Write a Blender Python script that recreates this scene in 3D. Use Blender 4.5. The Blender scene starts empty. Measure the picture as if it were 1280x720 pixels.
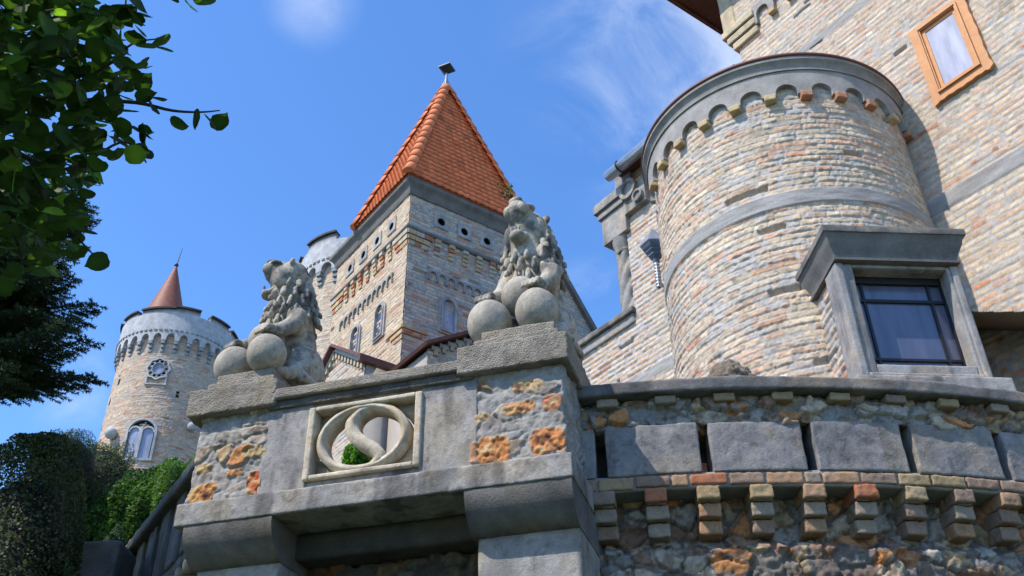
import bpy, math, random
import numpy as np
from mathutils import Vector, Matrix
rnd = random.Random(7); RS = np.random.RandomState(11)
S = bpy.context.scene; COL = S.collection
rad = math.radians
# ------------------------------------------------------------------ camera
PITCH, ROLL, FPX = rad(34.76), rad(-.81), 1230.
CAM = np.array([0, 0, 1.6])
_F = np.array([0, math.cos(PITCH), math.sin(PITCH)]); _U = np.array([0, -math.sin(PITCH), math.cos(PITCH)]); _R = np.array([1., 0, 0])
CR = _R*math.cos(ROLL)+_U*math.sin(ROLL); CU = _U*math.cos(ROLL)-_R*math.sin(ROLL)
cam = bpy.data.cameras.new('camera'); co = bpy.data.objects.new('camera', cam); COL.objects.link(co)
cam.sensor_width = 36; cam.lens = 36*FPX/1280; cam.clip_start = .05; cam.clip_end = 3000
m = Matrix(((CR[0], CU[0], -_F[0]), (CR[1], CU[1], -_F[1]), (CR[2], CU[2], -_F[2]))).to_4x4(); m.translation = Vector(CAM)
co.matrix_world = m; S.camera = co
# ------------------------------------------------------------------ light
SUN_AZ, SUN_EL = math.atan2(-.85, -.53), rad(52)           # azimuth from +Y towards +X
SD = np.array([math.sin(SUN_AZ)*math.cos(SUN_EL), math.cos(SUN_AZ)*math.cos(SUN_EL), math.sin(SUN_EL)])
sl = bpy.data.lights.new('sun', 'SUN'); sl.energy = 4.3; sl.angle = rad(.5); sl.color = (1, .905, .78)
so = bpy.data.objects.new('sun', sl); COL.objects.link(so); so.rotation_euler = Vector(SD).to_track_quat('Z', 'Y').to_euler()
S.view_settings.view_transform = 'Standard'; S.view_settings.look = 'None'; S.view_settings.gamma = 1
S.view_settings.exposure = 0.5; S.view_settings.use_curve_mapping = False
W = bpy.data.worlds.new('World'); S.world = W; W.use_nodes = True
nt = W.node_tree; N = nt.nodes; L = nt.links; bg = N['Background']
sky = N.new('ShaderNodeTexSky'); sky.sky_type = 'NISHITA'; sky.sun_disc = False
sky.sun_elevation = SUN_EL; sky.sun_rotation = SUN_AZ; sky.altitude = 300; sky.air_density = 1.0; sky.dust_density = .4; sky.ozone_density = 5.0
bg.inputs['Strength'].default_value = .13
def ray(px, py):
    d = _F+CR*(px-640)/FPX+CU*(360-py)/FPX; return d/np.linalg.norm(d)
tc = N.new('ShaderNodeTexCoord')
mp = N.new('ShaderNodeMapping'); mp.inputs['Rotation'].default_value = (0, rad(35), rad(20)); mp.inputs['Scale'].default_value = (2.2, 4.5, 3)
no = N.new('ShaderNodeTexNoise'); no.inputs['Scale'].default_value = 2.2; no.inputs['Detail'].default_value = 9; no.inputs['Roughness'].default_value = .62; no.inputs['Distortion'].default_value = .6
L.new(tc.outputs['Generated'], mp.inputs[0]); L.new(mp.outputs[0], no.inputs['Vector'])
acc = None
for (px, py, r, st) in [(870, 70, .22, .75), (390, 0, .055, .4), (740, 370, .05, .8), (1100, -300, .3, .5), (95, 480, .06, .35)]:
    d = ray(px, py)
    v = N.new('ShaderNodeVectorMath'); v.operation = 'DISTANCE'; L.new(tc.outputs['Generated'], v.inputs[0]); v.inputs[1].default_value = d
    mr = N.new('ShaderNodeMapRange'); mr.interpolation_type = 'SMOOTHSTEP'
    for i, x in enumerate((0, r, st, 0)): mr.inputs[i+1].default_value = x
    L.new(v.outputs['Value'], mr.inputs[0])
    if acc is None: acc = mr.outputs[0]
    else:
        a_ = N.new('ShaderNodeMath'); a_.operation = 'MAXIMUM'; L.new(acc, a_.inputs[0]); L.new(mr.outputs[0], a_.inputs[1]); acc = a_.outputs[0]
mr = N.new('ShaderNodeMapRange'); mr.interpolation_type = 'SMOOTHSTEP'
for i, x in enumerate((.34, .80, 0, 1)): mr.inputs[i+1].default_value = x
L.new(no.outputs['Fac'], mr.inputs[0])
mu = N.new('ShaderNodeMath'); mu.operation = 'MULTIPLY'; L.new(acc, mu.inputs[0]); L.new(mr.outputs[0], mu.inputs[1])
mx = N.new('ShaderNodeMix'); mx.data_type = 'RGBA'; L.new(mu.outputs[0], mx.inputs['Factor']); hs = N.new('ShaderNodeHueSaturation'); hs.inputs['Saturation'].default_value = 1.16; hs.inputs['Hue'].default_value = .504; hs.inputs['Value'].default_value = 1.75; L.new(sky.outputs[0], hs.inputs['Color']); L.new(hs.outputs[0], mx.inputs['A']); mx.inputs['B'].default_value = (6.6, 7.0, 7.4, 1)
L.new(mx.outputs['Result'], bg.inputs['Color'])

# ------------------------------------------------------------------ frames of the place
A0 = rad(126.4); ua = np.array([math.cos(A0), math.sin(A0), 0]); ub = np.array([math.sin(A0), -math.cos(A0), 0])
B0 = rad(-15.8); ee = np.array([math.cos(B0), math.sin(B0), 0]); gg = np.array([-math.sin(B0), math.cos(B0), 0])
zz = np.array([0, 0, 1.])
def fr(x, y, o=(0, 0, 0)):
    o = np.array(o, float)
    return lambda P: o+P[:, :1]*x+P[:, 1:2]*y+P[:, 2:3]*zz
UV = fr(ua, ub)          # castle axes: u recedes left, v recedes right
EG = fr(ee, gg)          # balustrade axes
WORLD = lambda P: P
def cylmap(c, a0=-90):   # x = arc angle in degrees from a0, y = radius, z
    def f(P):
        t = np.radians(P[:, 0]+a0); return np.stack([c[0]+P[:, 1]*np.cos(t), c[1]+P[:, 1]*np.sin(t), P[:, 2]], 1)
    return f
def at(px, py, dist): return CAM+ray(px, py)*dist
# ------------------------------------------------------------------ noise
def h3(i, j, k, s=0):
    n = (i.astype(np.int64)*374761393+j.astype(np.int64)*668265263+k.astype(np.int64)*2147483647+s*1274126177+12345) & 0xffffffff
    n = ((n ^ (n >> 13))*1274126177) & 0xffffffff; n = ((n ^ (n >> 16))*2246822519) & 0xffffffff
    return ((n ^ (n >> 15)) & 0xffffff)/16777216.
def vn(P, s=0):
    f = np.floor(P); t = P-f; t = t*t*(3-2*t); f = f.astype(np.int64); r = 0
    for a in (0, 1):
        for b in (0, 1):
            for c in (0, 1):
                w = (t[:, 0] if a else 1-t[:, 0])*(t[:, 1] if b else 1-t[:, 1])*(t[:, 2] if c else 1-t[:, 2])
                r = r+w*h3(f[:, 0]+a, f[:, 1]+b, f[:, 2]+c, s)
    return r
def fbm(P, o=4, s=0, lac=2.1, g=.5):
    r = 0; a = 1; t = 0; P = np.asarray(P, float)
    for i in range(o): r = r+a*vn(P*lac**i+i*17.3, s+i); t += a; a *= g
    return r/t
def worley(P, s=0, jit=.9):
    f = np.floor(P).astype(np.int64); n = len(P); d1 = np.full(n, 9.); d2 = np.full(n, 9.); idv = np.zeros(n)
    for a in (-1, 0, 1):
        for b in (-1, 0, 1):
            for c in (-1, 0, 1):
                i, j, k = f[:, 0]+a, f[:, 1]+b, f[:, 2]+c
                q = np.stack([i+.5+jit*(h3(i, j, k, s)-.5), j+.5+jit*(h3(i, j, k, s+1)-.5), k+.5+jit*(h3(i, j, k, s+2)-.5)], 1)
                d = np.sqrt(((P-q)**2).sum(1)); idn = h3(i, j, k, s+3); m_ = d < d1
                d2 = np.where(m_, d1, np.minimum(d2, d)); idv = np.where(m_, idn, idv); d1 = np.where(m_, d, d1)
    return d1, d2, idv
def ss(a, b, x): t = np.clip((x-a)/(b-a), 0, 1); return t*t*(3-2*t)
def mixc(a, b, f): return a*(1-f[:, None])+b*f[:, None]
def const(c): return lambda P: np.tile(np.array(c, float), (len(P), 1))
def pal(idv, cols, ws):
    c = np.cumsum(ws)/sum(ws); ix = np.searchsorted(c, np.clip(idv, 0, .9999)); return np.array(cols, float)[ix]
# ------------------------------------------------------------------ mesh collector
class MB:
    def __init__(s): s.P = []; s.F = []; s.C = []; s.n = 0
    def add(s, P, F, col=(.4, .4, .4), fmap=None):
        P = np.asarray(P, float)
        wc = getattr(col, 'world', False)
        if not wc: c = col(P) if callable(col) else np.tile(np.array(col, float), (len(P), 1))
        if fmap: P = fmap(P)
        if wc: c = col(P)
        s.P.append(P); s.C.append(c)
        if isinstance(F, np.ndarray): s.F.append(F+s.n)
        else:
            by = {}
            for f in F: by.setdefault(len(f), []).append(f)
            for k, v in by.items(): s.F.append(np.array(v)+s.n)
        s.n += len(P); return s
def part(name, mb, mat, parent=None, smooth=False, label=None):
    P = np.concatenate(mb.P); C = np.concatenate(mb.C)
    off = np.array(parent.matrix_world.translation if parent is None else wloc(parent)) if parent is not None else np.zeros(3)
    me = bpy.data.meshes.new(name); me.vertices.add(len(P)); me.vertices.foreach_set('co', (P-off).ravel())
    lo = np.concatenate([f.ravel() for f in mb.F]); sz = np.concatenate([np.full(len(f), f.shape[1]) for f in mb.F])
    me.loops.add(len(lo)); me.loops.foreach_set('vertex_index', lo.astype(np.int32))
    me.polygons.add(len(sz)); st = np.concatenate([[0], np.cumsum(sz)[:-1]])
    me.polygons.foreach_set('loop_start', st.astype(np.int32)); me.polygons.foreach_set('loop_total', sz.astype(np.int32))
    if smooth: me.polygons.foreach_set('use_smooth', np.ones(len(sz), bool))
    me.update(calc_edges=True)
    if not smooth: me.set_sharp_from_angle(angle=rad(32))
    at_ = me.color_attributes.new('Col', 'FLOAT_COLOR', 'POINT')
    at_.data.foreach_set('color', np.concatenate([C, np.ones((len(C), 1))], 1).ravel())
    me.materials.append(mat); o = bpy.data.objects.new(name, me); COL.objects.link(o)
    if parent is not None: o.parent = parent
    if label: o['label'] = label
    return o
LOC = {}
def wloc(o):
    v = np.zeros(3)
    while o is not None: v = v+np.array(o.location); o = o.parent
    return v
def thing(name, label, cat, loc=(0, 0, 0), group=None):
    o = bpy.data.objects.new(name, None); COL.objects.link(o); o.location = Vector([float(x) for x in loc]); o['label'] = label; o['category'] = cat
    o.empty_display_size = .1
    if group: o['group'] = group
    return o
def solo(name, mb, mat, label, cat, loc, group=None, smooth=False):
    e = thing('tmp', '', '', loc); o = part(name, mb, mat, e, smooth); o.parent = None; o.location = e.location
    bpy.data.objects.remove(e); o['label'] = label; o['category'] = cat
    if group: o['group'] = group
    return o
def structure(name, mb, mat, smooth=False):
    o = part(name, mb, mat, None, smooth); o['kind'] = 'structure'; return o
# ------------------------------------------------------------------ primitives (local coords)
def box(lo, hi):
    x0, y0, z0 = lo; x1, y1, z1 = hi
    P = [(x0, y0, z0), (x1, y0, z0), (x1, y1, z0), (x0, y1, z0), (x0, y0, z1), (x1, y0, z1), (x1, y1, z1), (x0, y1, z1)]
    return P, [(0, 3, 2, 1), (4, 5, 6, 7), (0, 1, 5, 4), (1, 2, 6, 5), (2, 3, 7, 6), (3, 0, 4, 7)]
def dbox(lo, hi, res, r=.015, amp=.004, sc=12., seed=0, extra=None, skip='', xs=1.):
    """box with a dense skin, rounded chipped edges and noise; xs = metres per unit of x (for arcs)"""
    lo = np.array(lo, float); hi = np.array(hi, float); d = (hi-lo)*np.array([xs, 1, 1]); n = np.maximum(1, np.round(d/res).astype(int))
    n = np.minimum(n, 900)
    Ps = []; Fs = []; k = 0
    for ax in range(3):
        b, c = [i for i in range(3) if i != ax]
        for side in (0, 1):
            if ('xyz'[ax]+'-+'[side]) in skip: continue
            gb, gc = np.meshgrid(np.linspace(0, 1, n[b]+1), np.linspace(0, 1, n[c]+1), indexing='ij')
            Q = np.zeros(gb.shape+(3,)); Q[..., ax] = side; Q[..., b] = gb; Q[..., c] = gc
            idx = np.arange(gb.size).reshape(gb.shape)+k
            f = np.stack([idx[:-1, :-1], idx[1:, :-1], idx[1:, 1:], idx[:-1, 1:]], -1).reshape(-1, 4)
            if (side == 0) != (ax == 1): f = f[:, ::-1]
            Ps.append(Q.reshape(-1, 3)); Fs.append(f); k += gb.size
    P = np.concatenate(Ps); F = np.concatenate(Fs)
    key = np.round(P*1e5).astype(np.int64); key = key[:, 0]*(10**12)+key[:, 1]*(10**6)+key[:, 2]
    _, ui, inv = np.unique(key, return_index=True, return_inverse=True)
    P = P[ui]; F = inv.ravel()[F]
    M = P*d; rr = min(r, d.min()*.45)
    W_ = lo*np.array([xs, 1, 1])+M
    chip = rr*(.35+1.3*fbm(W_*sc*.8+seed*3.1, 3, seed+5)) if rr > 0 else 0
    chip = np.minimum(chip, d.min()*.45) if rr > 0 else np.zeros(len(M))
    inner = np.minimum(np.maximum(M, chip[:, None]), d-chip[:, None])
    v = M-inner; l = np.linalg.norm(v, axis=1); nrm = v/np.maximum(l, 1e-9)[:, None]
    fl = l < 1e-7
    nrm[fl] = 0
    out = inner+nrm*chip[:, None]
    dn = (fbm(W_*sc+seed*7.7, 4, seed)-.5)*2*amp
    if extra is not None: dn = dn+extra(W_)
    out = out+nrm*dn[:, None]
    out = lo+out/np.array([xs, 1, 1])
    return out, F
def lathe(prof, n=32, a0=0, a1=360, c=(0, 0)):
    full = abs(a1-a0) >= 359.9; A = np.radians(np.linspace(a0, a1, n+1)[:-1] if full else np.linspace(a0, a1, n+1)); m_ = len(A)
    P = np.array([[c[0]+r*math.cos(t), c[1]+r*math.sin(t), z] for t in A for (r, z) in prof]); k = len(prof); F = []
    for i in range(m_ if full else m_-1):
        j = (i+1) % m_
        for q in range(k-1): F.append((i*k+q, j*k+q, j*k+q+1, i*k+q+1))
    return P, F
def sphere(c, r, n=16, rot=None):
    c = np.array(c, float); r = np.array(r if np.ndim(r) else (r, r, r), float)
    prof = [(math.sin(math.pi*i/n), -math.cos(math.pi*i/n)) for i in range(n+1)]
    P, F = lathe(prof, n*2); P = P*r
    if rot is not None: P = P@np.array(rot).T
    return P+c, F
def tube(path, rr, n=8, cap=True):
    path = np.array(path, float); k = len(path); rr = np.broadcast_to(np.array(rr, float), (k,)); P = []; F = []
    up = np.array([.13, .2, .97])
    for i in range(k):
        t = path[min(i+1, k-1)]-path[max(i-1, 0)]; t = t/(np.linalg.norm(t)+1e-9); x = np.cross(t, up)
        if np.linalg.norm(x) < .05: x = np.cross(t, (1, 0, 0))
        x /= np.linalg.norm(x); y = np.cross(t, x)
        for j in range(n):
            a = 2*math.pi*j/n; P.append(path[i]+rr[i]*(x*math.cos(a)+y*math.sin(a)))
    for i in range(k-1):
        for j in range(n): F.append((i*n+j, i*n+(j+1) % n, (i+1)*n+(j+1) % n, (i+1)*n+j))
    if cap: F.append(tuple(range(n))[::-1]); F.append(tuple((k-1)*n+j for j in range(n)))
    return P, F
def prism(poly, y0, y1):     # polygon in (x, z), extruded along y
    k = len(poly); P = [(x, y0, z) for x, z in poly]+[(x, y1, z) for x, z in poly]
    return P, [tuple(range(k)), tuple(range(2*k-1, k-1, -1))]+[(i, i+k, (i+1) % k+k, (i+1) % k) for i in range(k)]
def ringstrip(outer, inner, y0, y1, closed=True):   # solid between two matching polylines in (x, z)
    k = len(outer); P = [(x, y0, z) for x, z in outer]+[(x, y0, z) for x, z in inner]+[(x, y1, z) for x, z in outer]+[(x, y1, z) for x, z in inner]; F = []
    for i in range(k if closed else k-1):
        j = (i+1) % k; F += [(i, j, k+j, k+i), (2*k+i, 3*k+i, 3*k+j, 2*k+j), (i, 2*k+i, 2*k+j, j), (k+i, k+j, 3*k+j, 3*k+i)]
    if not closed: F += [(0, k, 3*k, 2*k), (k-1, 3*k-1, 4*k-1, 2*k-1)]
    return P, F
def arcpts(cx, cz, r, a0, a1, n): return [(cx+r*math.cos(rad(a0+(a1-a0)*i/n)), cz+r*math.sin(rad(a0+(a1-a0)*i/n))) for i in range(n+1)]
def scallop(x0, x1, n, ztop, zbot, pend, rx, rz, y0, y1, k=8, maxseg=None):
    """band whose lower edge is a row of n arches; pend = width of the pendants between them"""
    per = (x1-x0)/n; xs = []
    def solid(a, b):
        xs.append((a, zbot)); xs.append((b, zbot))
    for i in range(n):
        cx = x0+per*(i+.5); solid(x0+per*i, cx-rx)
        for q in range(k+1):
            t = math.pi*(1-q/k); xs.append((cx+rx*math.cos(t), ztop-rz[1]-(rz[0])+rz[0]*math.sin(t)))
        solid(cx+rx, x0+per*(i+1))
    top = [(x, ztop) for x, z in xs]
    return ringstrip(top, xs, y0, y1, False)
def relief(mb, fmap, x0, x1, z0, z1, res, pat, mask=None, xs=1.):
    nx = max(2, int((x1-x0)*xs/res)); nz = max(2, int((z1-z0)/res))
    X, Z = np.meshgrid(np.linspace(x0, x1, nx+1), np.linspace(z0, z1, nz+1), indexing='ij')
    x = X.ravel(); z = Z.ravel(); h, c = pat(x*xs, z)
    idx = np.arange(x.size).reshape(X.shape); F = np.stack([idx[:-1, :-1], idx[1:, :-1], idx[1:, 1:], idx[:-1, 1:]], -1).reshape(-1, 4)
    if mask is not None:
        keep = mask(x, z); F = F[keep[F].all(1)]
    P = fmap(x, z, h); mb.P.append(P); mb.C.append(c); mb.F.append(F+mb.n); mb.n += len(P)
# ------------------------------------------------------------------ colour functions
GREY = np.array([.30, .30, .31])
def concrete(base=(.30, .30, .30), var=.35, sc=3., seed=0, warm=(.30, .27, .22), streak=.25, spot=.0):
    base = np.array(base); warm = np.array(warm)
    def f(P):
        n = fbm(P*sc+seed, 4, seed); n2 = fbm(P*np.array([9, 9, 1.2])+seed*2, 3, seed+9); n3 = fbm(P*sc*9+5, 2, seed+4)
        c = mixc(np.tile(base, (len(P), 1)), np.tile(warm, (len(P), 1)), ss(.45, .7, n))
        c = c*(1+var*(n-.5)*2)[:, None]*(1-streak*ss(.5, .75, n2))[:, None]*(.82+.36*n3)[:, None]
        if spot: c = c*(1-spot*ss(.60, .72, fbm(P*26+3, 3, seed+13)))[:, None]
        return c
    f.world = True
    return f
BCOL = [(.53, .41, .285), (.52, .37, .26), (.54, .445, .325), (.51, .32, .21), (.48, .24, .14), (.44, .37, .27), (.38, .345, .30)]
def bricks(w=.25, h=.078, seed=0, cols=BCOL, ws=(6, 4.5, 4, 2, 1, 2.5, 1), mort=(.33, .33, .33), smear=.5, depth=.014, rough=.006, jm=.012, bands=()):
    def f(x, z):
        o = np.zeros_like(x); P = np.stack([x, z, o+seed*3.7], 1)
        z2 = z+.014*(vn(P*1.3, seed+1)-.5)+.008*(vn(P*6, seed+2)-.5); x2 = x+.02*(vn(P*7, seed+3)-.5)
        r = np.floor(z2/h); fz = z2/h-r
        wr = w*(.8+.45*h3(r, o, o, seed+5)); sh = h3(r, o, o+1, seed+6)*3.
        q = x2/wr+sh; q = q+.22*np.sin(q*2*math.pi*.5+r*1.7); c = np.floor(q); fx = q-c
        hdr = h3(c, r, o, seed+13) < .22; sub = np.where(fx > .5, 1, 0); fx = np.where(hdr, (fx*2) % 1, fx); wl = np.where(hdr, wr*.5, wr); c = np.where(hdr, c*2+sub+5000, c)
        i1 = h3(c, r, o, seed+7); i2 = h3(c, r, o, seed+8); i3 = h3(c, r, o, seed+9)
        dx = np.minimum(fx, 1-fx)*wl; dz = np.minimum(fz, 1-fz)*h
        rn = fbm(P*26, 3, seed+4); d = np.minimum(dx, dz)+(rn-.5)*.014
        e = jm*(.6+.7*i2); mask = ss(e-.002, e+.003, d)
        lf = fbm(P*1.1, 3, seed+10); mf = fbm(P*np.array([7, 14, 1]), 3, seed+11)
        cover = ss(.54, .62, mf*.62+lf*.28+i3*.10+(.5-.5*smear)*-.16+.02)
        brick = pal(i1, cols, ws)*(.82+.3*i2)[:, None]*(.75+.5*fbm(P*40, 3, seed+12))[:, None]
        brick = brick*(1-.3*ss(.55, .8, fbm(P*14, 2, seed+16)))[:, None]
        mo = np.array(mort)*(.78+.44*fbm(P*22, 3, seed+14))[:, None]
        mk = mask*(1-.85*cover*smear*1.4).clip(0, 1)
        col = mixc(mo, brick, mk)
        hh = depth*mask*(.25+1.1*i3)*(1-.35*cover)+rough*(fbm(P*30, 3, seed+15)-.5)*2+.010*(lf-.5)
        tilt = (fz-.5)*(i1-.15)*depth*1.1*mask; hh = hh-tilt
        hole = (h3(c, r, o, seed+21) < .012)*mask; hh = hh-.05*hole
        for (za, zb, dep) in bands:
            t = ss(za-.008, za+.004, z)*(1-ss(zb-.004, zb+.008, z+.01*(vn(P*5, 3)-.5)))
            col = mixc(col, np.array([.275, .27, .26])*(.6+.8*fbm(P*np.array([4, 22, 1]), 4, seed+17))[:, None], t); hh = hh*(1-t)+dep*t+t*.014*(fbm(P*np.array([5, 20, 1]), 4, seed+18)-.5)
        return hh, col
    return f
RC = [(.42, .20, .08), (.36, .27, .16), (.26, .24, .21), (.33, .30, .26), (.24, .15, .10), (.40, .33, .24)]
def rubble(scx=6., scz=9., seed=0, cols=RC, ws=(2.2, 3.2, 3, 3, 2, 2), mort=(.27, .275, .28), cover=.45, bulge=.035, rough=.012):
    def f(P):
        Q = P*np.array([scx, scx, scz])+.55*np.stack([fbm(P*5, 2, seed+i*31)-.5 for i in range(3)], 1)*2
        d1, d2, idv = worley(Q, seed); e = d2-d1
        n = fbm(P*2.2, 3, seed+1); fine = fbm(P*26, 4, seed+2); med = fbm(P*11, 3, seed+6)
        m_ = ss(.06, .12, e+(fine-.5)*.14); cv = ss(.46, .58, n*.45+idv*.35+.12+(cover-.45)*.5); mk = m_*(1-cv*.9)
        i2 = (idv*97.31) % 1
        st = pal((idv*31.7) % 1, cols, ws)*(.6+.8*fine)[:, None]*(.75+.5*i2)[:, None]
        st = mixc(st, st*np.array([.6, .5, .45]), ss(.55, .7, fbm(P*17, 3, seed+8)))
        col = mixc(np.array(mort)*(.65+.7*med)[:, None], st, mk)
        h = bulge*m_*(.3+.9*i2)*(1-.75*cv)+rough*2.6*(fine-.5)+rough*2.5*(med-.5)*(1-m_*.4)
        return h, col
    return f
# ------------------------------------------------------------------ materials
def material(name, rough=.9, nscale=30., namp=.25, bump=.35, bscale=60., base=None, spec=.3, metal=0., pits=0., big=.08):
    m_ = bpy.data.materials.new(name); m_.use_nodes = True; t = m_.node_tree; n = t.nodes; l = t.links; p = n['Principled BSDF']
    p.inputs['Roughness'].default_value = rough; p.inputs['Specular IOR Level'].default_value = spec; p.inputs['Metallic'].default_value = metal
    tcn = n.new('ShaderNodeTexCoord')
    if base is None:
        a = n.new('ShaderNodeAttribute'); a.attribute_name = 'Col'; src = a.outputs['Color']
    else:
        a = n.new('ShaderNodeRGB'); a.outputs[0].default_value = (*base, 1); src = a.outputs[0]
    no = n.new('ShaderNodeTexNoise'); no.inputs['Scale'].default_value = nscale; no.inputs['Detail'].default_value = 5; no.inputs['Roughness'].default_value = .65; l.new(tcn.outputs['Object'], no.inputs['Vector'])
    r = n.new('ShaderNodeMapRange'); l.new(no.outputs['Fac'], r.inputs[0])
    for i, x in enumerate((.25, .75, 1-namp, 1+namp)): r.inputs[i+1].default_value = x
    v = n.new('ShaderNodeVectorMath'); v.operation = 'MULTIPLY'; l.new(src, v.inputs[0]); l.new(r.outputs[0], v.inputs[1])
    n2 = n.new('ShaderNodeTexNoise'); n2.inputs['Scale'].default_value = 4.5; n2.inputs['Detail'].default_value = 7; n2.inputs['Roughness'].default_value = .7; l.new(tcn.outputs['Object'], n2.inputs['Vector'])
    r2 = n.new('ShaderNodeMapRange'); l.new(n2.outputs['Fac'], r2.inputs[0])
    for i, x in enumerate((.32, .68, 1-big, 1+big)): r2.inputs[i+1].default_value = x
    v2 = n.new('ShaderNodeVectorMath'); v2.operation = 'MULTIPLY'; l.new(v.outputs[0], v2.inputs[0]); l.new(r2.outputs[0], v2.inputs[1]); l.new(v2.outputs[0], p.inputs['Base Color'])
    b = n.new('ShaderNodeTexNoise'); b.inputs['Scale'].default_value = bscale; b.inputs['Detail'].default_value = 6; b.inputs['Roughness'].default_value = .7; l.new(tcn.outputs['Object'], b.inputs['Vector'])
    hsrc = b.outputs['Fac']
    if pits:
        vo = n.new('ShaderNodeTexVoronoi'); vo.inputs['Scale'].default_value = pits; l.new(tcn.outputs['Object'], vo.inputs['Vector'])
        ad = n.new('ShaderNodeMath'); ad.operation = 'ADD'; l.new(hsrc, ad.inputs[0]); l.new(vo.outputs['Distance'], ad.inputs[1]); hsrc = ad.outputs[0]
    bu = n.new('ShaderNodeBump'); bu.inputs['Strength'].default_value = bump; bu.inputs['Distance'].default_value = .01; l.new(hsrc, bu.inputs['Height']); l.new(bu.outputs[0], p.inputs['Normal'])
    return m_
M_BRICK = material('weathered_brick', .92, 55, .18, .6, 70)
M_RUB = material('rubble_stone', .92, 45, .25, .8, 55)
M_CON = material('plaster_concrete', .9, 70, .2, .8, 75, big=.28)
M_PEB = material('coarse_pebble_concrete', .95, 120, .35, 1.0, 90, pits=95)
M_LION = material('cast_stone', .9, 70, .22, .5, 90, big=.18)
M_TILE = material('clay_tile', .72, 9, .18, .2, 80, spec=.35)
M_METAL = material('dark_metal', .5, 10, .2, .1, 30, base=(.035, .035, .04), metal=.6)
M_RUST = material('rust_brown_sheet', .6, 8, .3, .3, 20, base=(.22, .08, .052))
M_RIM = material('copper_brown_sheet', .55, 10, .25, .2, 30, base=(.13, .055, .04))
M_ZINC = material('zinc_pipe', .35, 10, .15, .1, 30, base=(.42, .44, .47), metal=.7)
M_WOOD = material('orange_painted_wood', .6, 14, .15, .3, 90, base=(.50, .235, .095))
M_DARK = material('dark_void', 1., 10, .1, .1, 20, base=(.012, .012, .014))
M_BARK = material('bark', .95, 20, .4, .8, 30, base=(.07, .055, .04))
def glass(name, base, rough=.06, coat=.5):
    m_ = bpy.data.materials.new(name); m_.use_nodes = True; t = m_.node_tree; n = t.nodes; l = t.links; p = n['Principled BSDF']
    p.inputs['Roughness'].default_value = rough; p.inputs['Specular IOR Level'].default_value = .7 if coat else .12; p.inputs['Coat Weight'].default_value = coat; p.inputs['Coat Roughness'].default_value = .03
    tcn = n.new('ShaderNodeTexCoord'); no = n.new('ShaderNodeTexNoise'); no.inputs['Scale'].default_value = 3.; no.inputs['Detail'].default_value = 4
    mpp = n.new('ShaderNodeMapping'); mpp.inputs['Scale'].default_value = (3, 3, .6); l.new(tcn.outputs['Object'], mpp.inputs[0]); l.new(mpp.outputs[0], no.inputs['Vector']); cr = n.new('ShaderNodeValToRGB'); l.new(no.outputs['Fac'], cr.inputs[0])
    b = np.array(base); cr.color_ramp.elements[0].position = .35; cr.color_ramp.elements[1].position = .65
    cr.color_ramp.elements[0].color = (*(b*.8), 1); cr.color_ramp.elements[1].color = (*(b*1.2), 1); l.new(cr.outputs[0], p.inputs['Base Color'])
    bu = n.new('ShaderNodeBump'); bu.inputs['Strength'].default_value = .03; l.new(no.outputs['Fac'], bu.inputs['Height']); l.new(bu.outputs[0], p.inputs['Coat Normal'])
    return m_
M_GLASS = glass('dark_glass', (.085, .095, .145), .16); M_GLASS2 = glass('pale_reflection_glass', (.34, .36, .46), .4, 0); M_GLASS3 = glass('blue_grey_glass', (.27, .31, .42), .35, 0)  # pale pane: cloud reflection painted into its base colour
def leafmat(name, trans=.35, rough=.55):
    m_ = bpy.data.materials.new(name); m_.use_nodes = True; t = m_.node_tree; n = t.nodes; l = t.links; p = n['Principled BSDF']; out = n['Material Output']
    a = n.new('ShaderNodeAttribute'); a.attribute_name = 'Col'; l.new(a.outputs['Color'], p.inputs['Base Color']); p.inputs['Roughness'].default_value = rough; p.inputs['Specular IOR Level'].default_value = .25
    tr = n.new('ShaderNodeBsdfTranslucent'); v = n.new('ShaderNodeVectorMath'); v.operation = 'MULTIPLY'; l.new(a.outputs['Color'], v.inputs[0]); v.inputs[1].default_value = (1.9, 2.1, .7); l.new(v.outputs[0], tr.inputs['Color'])
    ms = n.new('ShaderNodeMixShader'); ms.inputs[0].default_value = trans; l.new(p.outputs[0], ms.inputs[1]); l.new(tr.outputs[0], ms.inputs[2]); l.new(ms.outputs[0], out.inputs['Surface'])
    return m_
M_LEAF = leafmat('broad_leaf', .45); M_NEEDLE = leafmat('needle', .1); M_HEDGE = leafmat('hedge_leaf', .25)

# ================================================================== GROUND
mb = MB(); P, F = box((-400, -200, -.3), (400, 600, 0)); mb.add(P, F, (.05, .07, .03)); structure('ground', mb, material('grass_ground', .95, 3, .4, .5, 20))
# raised garden terrace behind the left parapet (top at 4.55 m), solid earth
mb = MB(); P, F = prism([(-60, 6), (-60, 60), (-12, 60), (-4.75, 11.2), (-2.62, 7.7), (-2.1, 7.0)], 0, 1)
P = [(x, z_, y*4.5) for (x, y, z_) in P]; mb.add(P, F, (.06, .07, .035)); 
# the near side of the terrace stops at the parapet line
mb = MB(); poly = [(-2.75, 7.62), (-7.3, 15.0), (-30, 15.0), (-30, 60), (4, 60), (4, 14), (-1.2, 7.62)]
k = len(poly); P = [(x, y, .0) for x, y in poly]+[(x, y, 4.15) for x, y in poly]
mb.add(P, [tuple(range(k))[::-1], tuple(range(k, 2*k))]+[(i, (i+1) % k, (i+1) % k+k, i+k) for i in range(k)], (.10, .10, .08)); structure('terrace_ground', mb, M_CON)

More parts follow.
